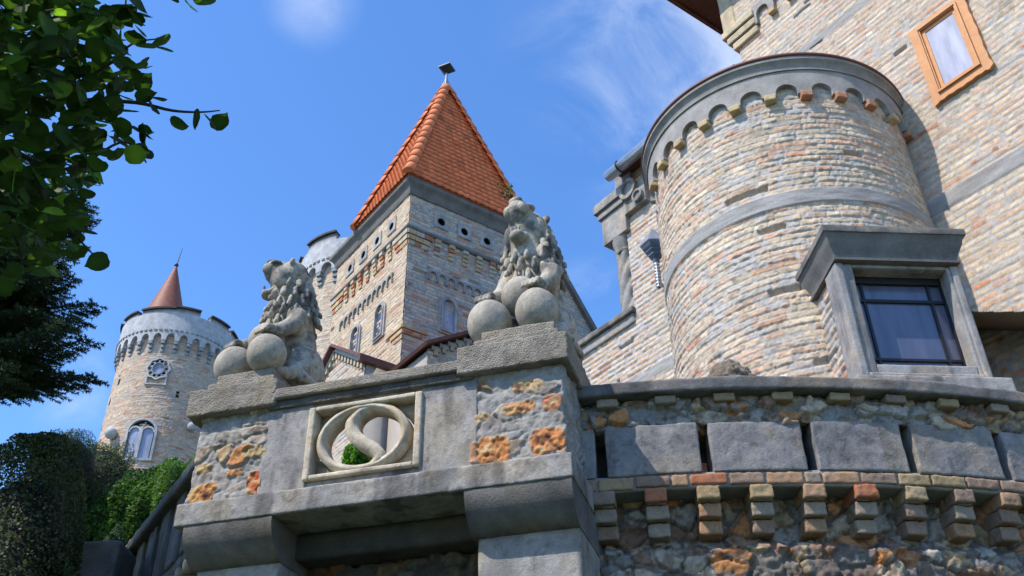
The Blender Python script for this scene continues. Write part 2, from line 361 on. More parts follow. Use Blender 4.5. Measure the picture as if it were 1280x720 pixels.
# ================================================================== BALUSTRADE WITH GATE BELOW
bal = thing('gate_balustrade', 'grey concrete balustrade over a dark gateway with two rubble pedestals and pale S-shaped tracery', 'balustrade', EG(np.array([[-2.6, 5.9, 0]]))[0])
conc = concrete((.31, .30, .295), .5, 4, 3, (.26, .235, .20), .5, .3)
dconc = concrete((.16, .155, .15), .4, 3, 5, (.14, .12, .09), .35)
pebc = concrete((.30, .275, .235), .5, 5, 8, (.24, .21, .16), .2)
def add_dbox(mb, lo, hi, res, col, fmap, **k):
    P, F = dbox(lo, hi, res, **k); mb.add(P, F, col, fmap)
mb = MB(); add_dbox(mb, (-3.98, 5.52, 4.10), (-1.19, 6.15, 4.265), .011, conc, EG, r=.008, amp=.007, sc=13, seed=1)
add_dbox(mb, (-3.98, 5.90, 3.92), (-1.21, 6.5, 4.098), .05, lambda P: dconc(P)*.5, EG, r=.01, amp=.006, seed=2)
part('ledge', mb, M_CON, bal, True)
# parapet panel left and right of the tracery
mb = MB()
add_dbox(mb, (-3.46, 5.66, 4.26), (-3.10, 5.80, 5.00), .012, conc, EG, r=.006, amp=.004, sc=7, seed=3)
add_dbox(mb, (-2.27, 5.66, 4.26), (-1.86, 5.80, 5.00), .012, conc, EG, r=.006, amp=.004, sc=7, seed=4)
add_dbox(mb, (-3.12, 5.67, 4.26), (-2.25, 5.80, 4.372), .015, conc, EG, r=.006, amp=.004, sc=7, seed=5)
add_dbox(mb, (-3.12, 5.67, 4.925), (-2.25, 5.80, 5.00), .015, conc, EG, r=.006, amp=.004, sc=7, seed=6)
part('parapet_panel', mb, M_CON, bal, True)
mb = MB(); add_dbox(mb, (-3.50, 5.60, 5.03), (-1.86, 5.90, 5.115), .01, pebc, EG, r=.014, amp=.006, sc=12, seed=7)
add_dbox(mb, (-3.46, 5.635, 4.965), (-1.88, 5.88, 5.035), .015, dconc, EG, r=.012, amp=.004, seed=8)
part('coping', mb, M_PEB, bal, True)
# tracery
cream = concrete((.55, .49, .385), .35, 6, 9, (.42, .34, .23), .3, .25)
mb = MB()
x0, x1, z0, z1 = -3.115, -2.255, 4.372, 4.93
for lo, hi in (((x0, 5.635, z0), (x0+.05, 5.79, z1)), ((x1-.05, 5.635, z0), (x1, 5.79, z1)), ((x0+.05, 5.635, z0), (x1-.05, 5.79, z0+.035)), ((x0+.05, 5.635, z1-.035), (x1-.05, 5.79, z1))):
    add_dbox(mb, lo, hi, .012, cream, EG, r=.007, amp=.002, seed=9)
part('tracery_frame', mb, M_CON, bal, True)
cx, cz = (x0+x1)/2, (z0+z1)/2; rx, rz = .345, .262
def ribbon(path, w, d0, d1, y0, y1, col, mbx, closed=False):
    """flat stone band with a raised rounded middle following path in (x,z)"""
    path = np.array(path); k = len(path); w = np.broadcast_to(w, (k,)); sec = [(-1, y1), (-1, y0+d0), (-.55, y0+d1), (-.28, y0), (.28, y0), (.55, y0+d1), (1, y0+d0), (1, y1)]; q = len(sec); P = []; F = []
    for i in range(k):
        a, b = (path[(i-1) % k], path[(i+1) % k]) if closed else (path[max(i-1, 0)], path[min(i+1, k-1)])
        t = b-a; t = t/np.linalg.norm(t); nn = np.array([-t[1], t[0]])
        for s_, y in sec: P.append((path[i][0]+nn[0]*s_*w[i], y, path[i][1]+nn[1]*s_*w[i]))
    for i in range(k if closed else k-1):
        j = (i+1) % k
        for e in range(q): F.append((i*q+e, i*q+(e+1) % q, j*q+(e+1) % q, j*q+e))
    if not closed: F += [tuple(range(q)), tuple((k-1)*q+e for e in range(q))[::-1]]
    mbx.add(P, F, col, EG)
def crom(pts, n=10):
    pts = np.array(pts, float); out = []
    Q = np.vstack([2*pts[0]-pts[1], pts, 2*pts[-1]-pts[-2]])
    for i in range(1, len(Q)-2):
        for t in np.linspace(0, 1, n, endpoint=False):
            out.append(.5*((2*Q[i])+(-Q[i-1]+Q[i+1])*t+(2*Q[i-1]-5*Q[i]+4*Q[i+1]-Q[i+2])*t*t+(-Q[i-1]+3*Q[i]-3*Q[i+1]+Q[i+2])*t**3))
    out.append(pts[-1]); return np.array(out)
mb = MB()
ribbon([(cx-.01+(rx-.03)*math.cos(t), cz+(rz-.025)*math.sin(t)) for t in np.linspace(0, 2*math.pi, 72, endpoint=False)], .030, .02, .012, 5.640, 5.78, cream, mb, True)
sp = crom([(cx+.16, cz+.20), (cx+.06, cz+.232), (cx-.05, cz+.20), (cx-.105, cz+.12), (cx-.08, cz+.03), (cx+.0, cz-.045), (cx+.09, cz-.11), (cx+.12, cz-.17), (cx+.07, cz-.225), (cx-.03, cz-.245)], 9)
wv = .024+.024*np.sin(np.linspace(0, math.pi, len(sp)))
ribbon(sp, wv, .02, .012, 5.645, 5.77, cream, mb)
# spandrel webs set back in the corners
for sx in (-1, 1):
    for sz in (-1, 1):
        pts = [(cx+sx*(rx-.02), cz+sz*.10), (cx+sx*(rx+.06), cz+sz*.10), (cx+sx*(rx+.06), cz+sz*(rz+.01)), (cx+sx*.16, cz+sz*(rz+.01))]+[(cx+sx*rx*math.cos(t), cz+sz*rz*math.sin(t)) for t in np.linspace(1.15, .42, 6)]
        P, F = prism(pts, 5.735, 5.785); mb.add(P, F, cream, EG)
part('scroll_tracery', mb, M_CON, bal, True)
# pedestals
def pedestal(p0, p1, q0, stones, seed, capn):
    rb = rubble(5.2, 9., seed, mort=(.30, .295, .285), cover=.5, bulge=.024, rough=.010, ws=(1.6, 2.2, 3, 4, 1.2, 3))
    st = np.array([[s[0], s[1]] for s in stones])
    def both(Q):
        h, c = rb(Q)
        for (sx, sz, rx_, rz_, col) in stones:
            wob = .35*(fbm(Q*9, 3, seed+3)-.5)*2
            e = ((np.abs(Q[:, 0]-sx)/rx_)**3.2+(np.abs(Q[:, 2]-sz)/rz_)**3.2)**(1/3.2)+wob
            near = (Q[:, 1] < q0+.07)
            mk = (1-ss(.85, 1.0, e))*near
            n = fbm(Q*19, 4, seed+int(abs(sx*100))); n2 = fbm(Q*42, 3, seed+6)
            cc = mixc(np.tile(np.array(col), (len(Q), 1)), np.tile(np.array([.50, .36, .18]), (len(Q), 1)), ss(.5, .68, n)); cc = mixc(cc, np.tile(np.array([.13, .05, .03]), (len(Q), 1)), ss(.54, .68, fbm(Q*16+3, 4, seed+8)))
            c = mixc(c, cc*(.6+.8*n2)[:, None], mk); h = h*(1-mk)+mk*(.012+.03*(n-.5)+.035*(n2-.5))
        return h, c
    mbp = MB(); P, F = dbox((p0, q0, 4.262), (p1, q0+.72, 5.04), .009, r=.03, amp=0, seed=seed, extra=lambda Q: both(Q)[0]-.012)
    mbp.add(P, F, lambda Q: both(Q)[1], EG); pd = part('pedestal', mbp, M_RUB, bal, True)
    mbp = MB()
    add_dbox(mbp, (p0-.09, q0-.065, 4.99), (p1+.045, q0+.80, 5.21), .008, pebc, EG, r=.014, amp=.010, sc=22, seed=seed+1)
    add_dbox(mbp, (p0+.01, q0+.0, 5.20), (p1-.025, q0+.76, 5.285), .010, pebc, EG, r=.010, amp=.006, sc=22, seed=seed+2)
    add_dbox(mbp, (p0+.06, q0+.03, 5.27), (p1-.06, q0+.74, 5.365), .010, pebc, EG, r=.008, amp=.005, sc=22, seed=seed+3)
    part('cap', mbp, M_PEB, pd, True)
    return pd
OR_ = (.44, .19, .07); YL = (.38, .28, .15)
pedestal(-1.905, -1.245, 5.66, [(-1.755, 4.42, .125, .115, OR_), (-1.375, 4.435, .12, .10, (.48, .20, .075)), (-1.56, 4.70, .10, .05, (.46, .24, .10)), (-1.33, 4.70, .075, .06, (.36, .16, .09)), (-1.50, 4.865, .12, .05, (.42, .30, .17)), (-1.82, 4.67, .06, .03, YL)], 21, 0)
pedestal(-4.02, -3.43, 5.66, [(-3.90, 4.38, .115, .09, (.52, .25, .08)), (-3.50, 4.42, .06, .10, (.42, .11, .04)), (-3.66, 4.52, .07, .035, (.45, .22, .10)), (-3.53, 4.66, .10, .045, YL), (-3.92, 4.58, .07, .05, YL)], 41, 1)
# quarter-round brackets and piers
def bracket(p0, p1, seed):
    prof = [(5.53, 4.098)]+[(5.72-.19*math.cos(rad(t)), 3.85+.245*(1-math.sin(rad(90-t)))**.0*math.cos(rad(90-t))*0+.0) for t in ()]
    pts = [(5.53, 4.099), (5.53, 4.06), (5.545, 4.01), (5.57, 3.96), (5.61, 3.91), (5.66, 3.87), (5.715, 3.845), (6.5, 3.845), (6.5, 4.099)]
    nn = 14; P = []; F = []; k = len(pts)
    for i in range(nn+1):
        x = p0+(p1-p0)*i/nn
        for (y, z) in pts: P.append((x, y, z))
    for i in range(nn):
        for j in range(k): F.append((i*k+j, (i+1)*k+j, (i+1)*k+(j+1) % k, i*k+(j+1) % k))
    F += [tuple(range(k)), tuple(nn*k+j for j in range(k))[::-1]]
    P = np.array(P, float); P[:, 1] += .006*(fbm(P*8, 3, seed)-.5)
    b_ = MB(); b_.add(P, F, dconc, EG); part('bracket', b_, M_CON, bal, False)
    b_ = MB(); add_dbox(b_, (p0+.035, 5.722, -.05), (p1-.004, 6.5, 3.85), .03, conc, EG, r=.008, amp=.005, sc=6, seed=seed); part('pier', b_, M_CON, bal, True)
bracket(-1.90, -1.20, 31); bracket(-3.90, -3.24, 32)
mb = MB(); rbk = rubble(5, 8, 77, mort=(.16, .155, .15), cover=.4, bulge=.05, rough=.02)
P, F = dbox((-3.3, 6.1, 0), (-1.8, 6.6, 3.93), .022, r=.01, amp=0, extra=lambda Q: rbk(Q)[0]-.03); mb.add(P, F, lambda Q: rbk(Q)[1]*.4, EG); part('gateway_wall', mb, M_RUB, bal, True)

# ================================================================== CURVED PARAPET WALL (right)
CC = (1.70, 13.1); cm = cylmap(CC); RR = 6.95
XM = rad(1)*RR
def cflip(f):  # y = depth behind the front face at radius RR (positive = towards the centre)
    return lambda P: f(np.stack([P[:, 0], RR-P[:, 1], P[:, 2]], 1))
CM = cflip(cm)
cw = thing('curved_parapet', 'curved rubble terrace parapet with grey rendered blocks, slots, stepped brick corbels and a weathered coping', 'wall', (1.65, 6.2, 0))
def dbc(mb, lo, hi, res, col, **k):
    P, F = dbox(lo, hi, res, xs=XM, **k); mb.add(P, F, col, CM)
A_0, A_1 = -13.6, 38.
mb = MB(); dbc(mb, (A_0, -.10, 4.92), (A_1, .45, 5.02), .012, concrete((.17, .165, .16), .4, 4, 14, (.20, .17, .14), .3), r=.016, amp=.012, sc=6, seed=51, extra=lambda Q: .012*(vn(Q*np.array([2.5, 2.5, 1.]), 5)-.5)); part('coping', mb, M_CON, cw, True)
rb1 = rubble(6.5, 10.5, 61, mort=(.22, .215, .205), cover=.26, bulge=.045, rough=.014, ws=(2.4, 3, 2.6, 3, 1.6, 2.6))
mb = MB(); P, F = dbox((A_0, 0, 4.70), (A_1, .4, 4.93), .011, r=.01, amp=0, xs=XM, extra=lambda Q: rb1(Q)[0]-.03); mb.add(P, F, lambda Q: rb1(Q*np.array([XM, 1, 1]))[1], CM); part('rubble_course', mb, M_RUB, cw, True)
c_ = -10.3
brc = [(.38, .15, .075), (.34, .25, .14), (.36, .22, .13), (.26, .18, .13), (.30, .24, .18)]
def brcol(i): b_ = brc[rnd.randrange(len(brc))] if i is None else brc[i]; return concrete(b_, .3, 9, rnd.randrange(90), tuple(x*.8+.03 for x in b_), .1)
for i in range(13):
    a = -8.55+3.35*i; mb = MB(); w = .62; dbc(mb, (a-w, -.055, 4.855), (a+w, .05, 4.918), .012, brcol(rnd.choice([1, 3, 4, 4])), r=.010, amp=.006, sc=20, seed=100+i); part('dentil', mb, M_BRICK, cw, True)
slots = [-9.14+5.88*i for i in range(-1, 8)]; hw = .31
for i in range(len(slots)-1):
    a, b = slots[i]+hw, slots[i+1]-hw; mb = MB()
    dbc(mb, (a, -.005, 4.345), (b, .2, 4.72-rnd.random()*.012), .012, concrete((.235, .23, .232), .45, 5, 60+i, (.21, .19, .165), .3, .3), r=.007, amp=.012, sc=7, seed=120+i, extra=lambda Q: .006*(fbm(Q*np.array([6, 6, 16]), 3, 8)-.5))
    part('rendered_block', mb, M_CON, cw, True)
mb = MB(); P, F = dbox((A_0, .33, 4.2), (A_1, .42, 4.8), .2, r=0, amp=0, xs=XM); mb.add(P, F, (.10, .10, .10), CM); part('slot_dark_liner', mb, M_CON, cw)  # dark liner added behind the slots so they stay black
a = slots[2]; mb = MB(); dbc(mb, (a-.27, .12, 4.36), (a+.17, .24, 4.47), .012, brcol(0), r=.01, amp=.005, seed=9); part('loose_brick', mb, M_BRICK, cw, True)
# brick sill course
x = A_0; mb = MB(); i = 0
while x < A_1:
    w = rnd.choice([1.0, 1.95, 2.05, 2.15]); dbc(mb, (x+.05, .0-rnd.random()*.012, 4.25+rnd.random()*.01), (min(x+w-.06, A_1), .22, 4.335), .014, brcol(None), r=.008, amp=.010, sc=30, seed=150+i); x += w; i += 1
dbc(mb, (A_0, .012, 4.24), (A_1, .3, 4.352), .03, concrete((.27, .27, .27), .3, 5, 3), r=.004, amp=.004, seed=4)
part('brick_course', mb, M_BRICK, cw, True)
for i in range(-1, 16):
    a = -9.15+2.89*i; mb = MB(); w = .585; c1 = (1, 3, 0, 1, 1, 2, 0, 1, 3, 2, 1, 4, 2, 1, 3, 2)[(i+1) % 16]
    for k_, (y, z) in enumerate(((-.012, 4.152), (.045, 4.05), (.10, 3.948))):
        dbc(mb, (a-w-rnd.random()*.05, y+rnd.uniform(-.008, .008), z), (a+w+rnd.random()*.05, .32, z+.094), .012, brcol(c1 if k_ == 0 else rnd.choice([2, 3, 4, 4])), r=.008, amp=.010, sc=30, seed=200+i*3+k_)
    dbc(mb, (a-w+.06, .03, 4.15), (a+w-.06, .32, 4.245), .03, (.3, .3, .3), r=.004, amp=.002, seed=2)
    dbc(mb, (a-w+.06, .15, 3.96), (a+w-.06, .32, 4.16), .03, (.27, .27, .27), r=.004, amp=.002, seed=3)
    part('corbel', mb, M_BRICK, cw, True)
rb2 = rubble(5., 8., 71, mort=(.13, .12, .11), cover=.20, bulge=.045, rough=.018, ws=(2.6, 3.2, 3, 2.4, 2, 1.2))  # dark mortar also carries the shade of the gaps between corbels
mb = MB()
def lowh(Q):
    h, c = rb2(Q); return h+.03*(fbm(Q*3, 3, 5)-.5)
P, F = dbox((A_0, .22, 2.9), (A_1, .6, 4.26), .012, r=.01, amp=0, xs=XM, extra=lambda Q: lowh(Q)-.03+.10*(1-ss(3.84, 3.95, Q[:, 2]+.05*(fbm(Q*4, 2, 9)-.5)))); mb.add(P, F, lambda Q: rb2(Q*np.array([XM, 1, 1]))[1], CM)
P, F = dbox((A_0, .2, 0), (A_1, .6, 2.9), .1, r=.01, amp=.02, xs=XM); mb.add(P, F, lambda Q: rb2(Q*np.array([XM, 1, 1]))[1], CM)
part('rubble_wall', mb, M_RUB, cw, True)
# loose stone on the coping
lp = CM(np.array([[-1.05, .07, 5.03]]))[0]
mb = MB(); P, F = sphere((0, 0, .0), (.185, .13, .17), 44); P = np.array(P); n_ = np.linalg.norm(P, axis=1)[:, None]
d1, d2, idv = worley(P*34, 3); P = P*(1+.55*(fbm(P*8, 3, 4)-.5)[:, None])+P/n_*((d1-.45)*.05+.03*(fbm(P*30, 3, 5)-.5))[:, None]; P[:, 2] = np.maximum(P[:, 2], -.02); P = P@np.array([[.9, 0, -.12], [0, 1, 0], [.12, 0, 1.0]])
mb.add(P+lp+np.array([0, 0, .015]), F, concrete((.20, .16, .125), .6, 18, 4, (.10, .085, .07), 0)); solo('loose_stone', mb, M_RUB, 'rough porous brown stone lying loose on the coping of the curved parapet', 'stone', lp, smooth=True)

# ================================================================== ROUND CORNER TURRET (right)
TC = (3.033, 8.495)
tur = thing('round_turret', 'squat round corner turret of yellow brick with arched cornice and grey bay window', 'turret', (TC[0], TC[1], 0))
bp = bricks(.27, .070, 5, depth=.0105, rough=.008, jm=.007, smear=1.05, mort=(.385, .365, .335), ws=(6, 6, 5, 2.2, .6, 2.5, 1.0), bands=((7.46, 7.63, .022),))
def tmap(x, z, h):
    t = np.radians(x-90); R_ = 1.385+(8.9-z)*.006+h; return np.stack([TC[0]+R_*np.cos(t), TC[1]+R_*np.sin(t), z], 1)
mb = MB(); relief(mb, tmap, -110, 75, 5.2, 9.06, .0095, bp, xs=rad(1)*1.4)
P, F = lathe([(1.39, 0), (1.39, 5.25)], 64, c=TC); mb.add(P, F, (.4, .36, .3)); part('brick_drum', mb, M_BRICK, tur, True)
gcon = concrete((.27, .265, .255), .4, 5, 6, (.28, .245, .20), .5)
tm = cylmap(TC)
mb = MB(); P, F = scallop(-9.0-7.15-14.3*6, -9.0-7.15+14.3*8, 14, 9.19, 8.845, 0, 4.3, (.10, .21), 1.36, 1.445, 10); mb.add(P, F, (.29, .28, .265), tm)
P, F = lathe([(1.43, 9.165), (1.462, 9.166), (1.462, 9.185), (1.448, 9.19), (1.452, 9.235), (1.470, 9.27), (1.495, 9.29), (1.495, 9.325), (1.2, 9.33)], 110, c=TC); mb.add(P, F, (.24, .23, .215)); part('cornice', mb, M_CON, tur, False)
mb = MB(); P, F = lathe([(1.3, 9.331), (1.507, 9.331), (1.512, 9.345), (1.507, 9.365), (1.3, 9.37), (0, 9.55)], 110, c=TC); mb.add(P, F); part('roof_rim', mb, M_RIM, tur, True)
for i in range(13):
    a = -87.4+14.3*i+.0; mb = MB(); P, F = dbox((a-2.3, 1.36, 8.775), (a+2.3, 1.475, 8.85), .013, xs=rad(1)*1.4, r=.008, amp=.006, sc=20, seed=i)
    b_ = rnd.choice([(.47, .37, .2), (.44, .33, .2), (.4, .2, .12)]); mb.add(P, F, concrete(b_, .3, 9, i, tuple(x*.8 for x in b_), .1), tm); part('corbel_brick', mb, M_BRICK, tur, True)
# bay window
ph = rad(4.); DX = np.array([math.cos(ph), math.sin(ph), 0]); DY = np.array([-math.sin(ph), math.cos(ph), 0]); DM = fr(DX, DY, (2.585, 6.452, 0))
bay = MB(); bc = concrete((.30, .295, .29), .45, 6, 12, (.27, .24, .21), .5)
def pr(mb, lo, hi, res=.014, **k): P, F = dbox(lo, hi, res, **k); mb.add(P, F, bc, DM)
pr(bay, (.085, .135, 5.28), (.235, .36, 6.375), r=.008, amp=.004, sc=9, seed=1); pr(bay, (1.035, .135, 5.28), (1.125, .36, 6.375), r=.008, amp=.004, sc=9, seed=2)
pr(bay, (.235, .137, 6.345), (1.035, .36, 6.376), r=.004, amp=.002, seed=3); pr(bay, (.235, .137, 5.30), (1.035, .36, 5.42), r=.006, amp=.004, seed=4)
# raised outer moulding
for lo, hi in (((.085, .115, 5.30), (.150, .14, 6.37)), ((1.065, .115, 5.30), (1.125, .14, 6.37)), ((.15, .115, 5.30), (1.065, .14, 5.335))): pr(bay, lo, hi, r=.006, amp=.002, seed=5)
pr(bay, (.02, .06, 5.13), (1.24, .9, 5.285), r=.012, amp=.004, seed=6)
fm = part('bay_surround', bay, M_CON, tur, True)
sd = MB(); bpd = bricks(.22, .075, 33, smear=.6)
relief(sd, lambda x, z, h: DM(np.stack([.125-h, .30+x, z], 1)), 0, .62, 4.2, 6.37, .012, bpd)
P, F = box((.14, .37, 4.2), (1.12, 1.0, 6.37)); sd.add(P, F, (.35, .33, .3), DM); P, F = box((.13, .2, 4.2), (1.1, .9, 5.13)); sd.add(P, F, (.33, .33, .33), DM); part('bay_brickwork', sd, M_BRICK, tur, True)
hd = MB()
# flaring hood: slab + cavetto
hoodc = concrete((.15, .145, .14), .35, 5, 13, (.20, .18, .15), .35)
P, F = dbox((0, 0, 6.615), (1.225, .95, 6.68), .014, r=.008, amp=.005, sc=9, seed=21); hd.add(P, F, hoodc, DM)
lev = [(0.012, 6.617), (.03, 6.58), (.035, 6.55), (.055, 6.50), (.08, 6.45), (.088, 6.42), (.088, 6.405), (.072, 6.40), (.075, 6.378)]
P = []; F = []
for (o_, z) in lev: P += [(o_, .95, z), (o_, o_, z), (1.225-o_*1.1, o_, z), (1.225-o_*1.1, .95, z)]
for i in range(len(lev)-1):
    for j in range(3): F.append((i*4+j, i*4+j+1, (i+1)*4+j+1, (i+1)*4+j))
k = len(P)-4; F.append((k, k+1, k+2, k+3)); hd.add(P, F, (.15, .145, .135), DM); part('bay_hood', hd, M_CON, tur)
w = MB(); P, F = box((.2, .30, 5.38), (1.06, .33, 6.36)); w.add(P, F, fmap=DM); pn = part('window_pane', w, M_GLASS, tur)
w = MB()
for lo, hi in (((.335, .283, 5.40), (.357, .30, 6.36)), ((.905, .283, 5.40), (.927, .30, 6.36)), ((.22, .280, 6.10), (1.04, .30, 6.128)), ((.22, .280, 5.54), (1.04, .30, 5.562)), ((.235, .270, 5.41), (.25, .30, 6.35)), ((1.02, .270, 5.41), (1.035, .30, 6.35)), ((.235, .270, 6.28), (1.035, .30, 6.35))):
    P, F = box(lo, hi); w.add(P, F, fmap=DM)
part('leading', w, M_METAL, pn)
w = MB(); P, F = sphere((.985, .29, 5.47), (.032, .008, .032), 10); w.add(P, F, fmap=DM); part('amber_roundel', w, material('amber_glass', .2, 10, .2, .1, 20, base=(.40, .27, .03)), pn, True)

# ================================================================== MAIN BUILDING (right)
WV = 8.0
mainb = thing('castle_building', 'tall yellow brick castle wing with an orange wooden window, behind the round turret', 'building', UV(np.array([[3.0, WV, 0]]))[0])
bw = bricks(.26, .076, 9, depth=.007, rough=.005, smear=.55, mort=(.37, .355, .335), ws=(7, 6, 4, 1.8, .5, 2, .8), bands=((7.76, 7.95, .012), (10.98, 11.1, .004)))
def wmap(u, z, h): return UV(np.stack([u, WV-h, z], 1))
shade_recess = lambda u, z: (z > 6.10+(u-2.76)*.54) | (u > 4.3)  # made-up recess whose raking edge stands for a cast shadow
mb = MB(); relief(mb, lambda x, z, h: wmap(-x, z, h), -5.54, .6, 5.3, 13.6, .013, lambda x, z: bw(x, z), mask=lambda x, z: shade_recess(-x, z))
P, F = box((-.6, WV, 6.6), (3.6, WV+.9, 13.58)); P2, F2 = box((-.6, WV+.9, 0), (5.53, WV+6, 13.58))
mb.add(P2, F2, (.42, .36, .27), UV)
P, F = box((3.9, WV+.02, 0), (5.53, WV+.95, 13.58)); mb.add(P, F, (.42, .36, .27), UV)
relief(mb, lambda x, z, h: UV(np.stack([-x, WV+.55-h, z], 1)), -4.2, .6, 4.6, 7.4, .016, bricks(.26, .076, 10, smear=.6, ws=(3, 4, 3, 3, 2, 3, 3)))
P, F = prism([(4.3, 6.93), (-.6, 4.29), (-.6, 7.6), (4.3, 7.6)], WV+.03, WV+.56); mb.add(P, F, (.35, .27, .19), UV)
part('brick_wall', mb, M_BRICK, mainb, True)
mb = MB()   # corbelled corner steps
for (u0, z0, z1) in ((5.60, 11.88, 12.02), (5.66, 12.02, 12.16), (5.72, 12.16, 12.30)):
    P, F = dbox((5.16, WV-.05-(u0-5.6)*.4, z0+.02), (u0, WV+.4, z1), .02, r=.008, amp=.006, seed=int(z0*10)); mb.add(P, F, concrete((.42, .36, .25), .3, 7, 3, (.45, .35, .24), .2), UV)
P, F = dbox((5.5, WV-.02, 12.3), (5.73, WV+.4, 13.55), .03, r=.008, amp=.006, seed=3); mb.add(P, F, concrete((.42, .36, .25), .3, 7, 3, (.45, .35, .24), .2), UV)
part('corner_corbelling', mb, M_BRICK, mainb, True)
mb = MB(); P, F = scallop(2.2, 5.18, 10, 12.36, 12.02, 0, .10, (.1, .1), WV-.06, WV+.02, 8); mb.add(P, F, (.29, .28, .265), UV)
for i in range(1, 10):
    P, F = box((5.18-.298*i-.055, WV-.085, 11.98), (5.18-.298*i+.055, WV, 12.06)); mb.add(P, F, (.45, .33, .2), UV)
part('arched_frieze', mb, M_CON, mainb)
mb = MB(); P, F = box((-.8, WV-.50, 13.50), (6.28, WV+6.2, 13.62)); mb.add(P, F, (.2, .2, .2), UV)
for i in range(8):
    P, F = box((-.4+i*.86, WV-.42, 13.40), (-.3+i*.86, WV+.2, 13.5)); mb.add(P, F, (.2, .2, .2), UV)
P, F = box((-.8, WV-.56, 13.46), (6.34, WV-.50, 13.66)); mb.add(P, F, (.2, .2, .2), UV); P, F = box((6.28, WV-.50, 13.46), (6.34, WV+6.2, 13.66)); mb.add(P, F, (.2, .2, .2), UV)
rf = part('roof', mb, M_RIM, mainb)
# orange wooden window
wu0, wu1, wz0, wz1 = 2.66, 3.30, 8.99, 10.08
wf = MB()
def wavy(n, a, b, amp): t = np.linspace(0, 1, n); return [(a[0]+(b[0]-a[0])*s, a[1]+(b[1]-a[1])*s, amp*(abs(math.sin(s*math.pi*3))-.5)) for s in t]
out = []; inn = []; n_ = 34
cu, czz = (wu0+wu1)/2, (wz0+wz1)/2
def sc(t): return .003*math.cos(t*math.pi*4)+.004*math.cos(t*math.pi*12)+(.010 if t < .06 or t > .94 else 0)
for i in range(n_): t = i/n_; out.append((wu1-(wu1-wu0)*t+0, wz0-.02-sc(t))); inn.append((wu1-.10-(wu1-wu0-.2)*t, wz0+.10))
for i in range(n_): t = i/n_; out.append((wu0-.015-sc(t), wz0+(wz1-wz0)*t)); inn.append((wu0+.10, wz0+.10+(wz1-wz0-.18)*t))
for i in range(n_): t = i/n_; out.append((wu0+(wu1-wu0)*t, wz1)); inn.append((wu0+.10+(wu1-wu0-.2)*t, wz1-.08))
for i in range(n_): t = i/n_; out.append((wu1+.01+sc(t), wz1-(wz1-wz0)*t)); inn.append((wu1-.10, wz1-.08-(wz1-wz0-.18)*t))
P, F = ringstrip(out, inn, WV-.055, WV+.02); wf.add(P, F, fmap=UV)
def rectring(a, b, c, d, w_, y0, y1, mb_):
    o_ = [(a, c), (b, c), (b, d), (a, d)]; i_ = [(a+w_, c+w_), (b-w_, c+w_), (b-w_, d-w_), (a+w_, d-w_)]; P, F = ringstrip(o_, i_, y0, y1); mb_.add(P, F, fmap=UV)
rectring(wu0+.075, wu1-.075, wz0+.075, wz1-.055, .022, WV-.080, WV-.02, wf)
rectring(wu0+.10, wu1-.10, wz0+.10, wz1-.08, .012, WV-.068, WV-.02, wf)
rectring(wu0+.112, wu1-.112, wz0+.112, wz1-.092, .04, WV-.04, WV+.01, wf)
win = part('window_frame', wf, M_WOOD, mainb)
w = MB(); P, F = box((wu0+.13, WV-.030, wz0+.13), (wu1-.13, WV-.020, wz1-.11)); w.add(P, F, fmap=UV); part('window_pane', w, M_GLASS2, win)

# lower wing to the left of the turret
wing = thing('castle_wing', 'lower yellow brick wall left of the round turret with twisted column and zinc gutter', 'building', UV(np.array([[8.0, 8.2, 0]]))[0])
bl = bricks(.25, .078, 13, depth=.014, smear=.4, mort=(.36, .365, .37), ws=(8, 4, 4, 2, .6, 2, .6), bands=((7.83, 7.99, .01),))
mb = MB(); relief(mb, lambda x, z, h: wmap(-x, z, h), -8.03, -5.56, 5.3, 11.3, .0135, bl)
relief(mb, lambda x, z, h: wmap(-x, z, h), -9.7, -8.03, 5.3, 8.80, .0135, bl)
P, F = box((5.56, WV+.03, 0), (8.02, WV+3, 11.28)); mb.add(P, F, (.42, .36, .27), UV)
P, F = box((8.02, WV+.03, 0), (9.68, WV+.5, 8.78)); mb.add(P, F, (.42, .36, .27), UV)
part('brick_wall', mb, M_BRICK, wing, True)
mb = MB(); P, F = dbox((8.0, WV-.09, 8.93), (9.8, WV+.55, 9.02), .02, r=.012, amp=.006, seed=3); mb.add(P, F, hoodc, UV)
P, F = dbox((8.03, WV-.04, 8.78), (9.75, WV+.5, 8.94), .03, r=.01, amp=.004, seed=4); mb.add(P, F, gcon, UV); part('coping', mb, M_CON, wing, True)
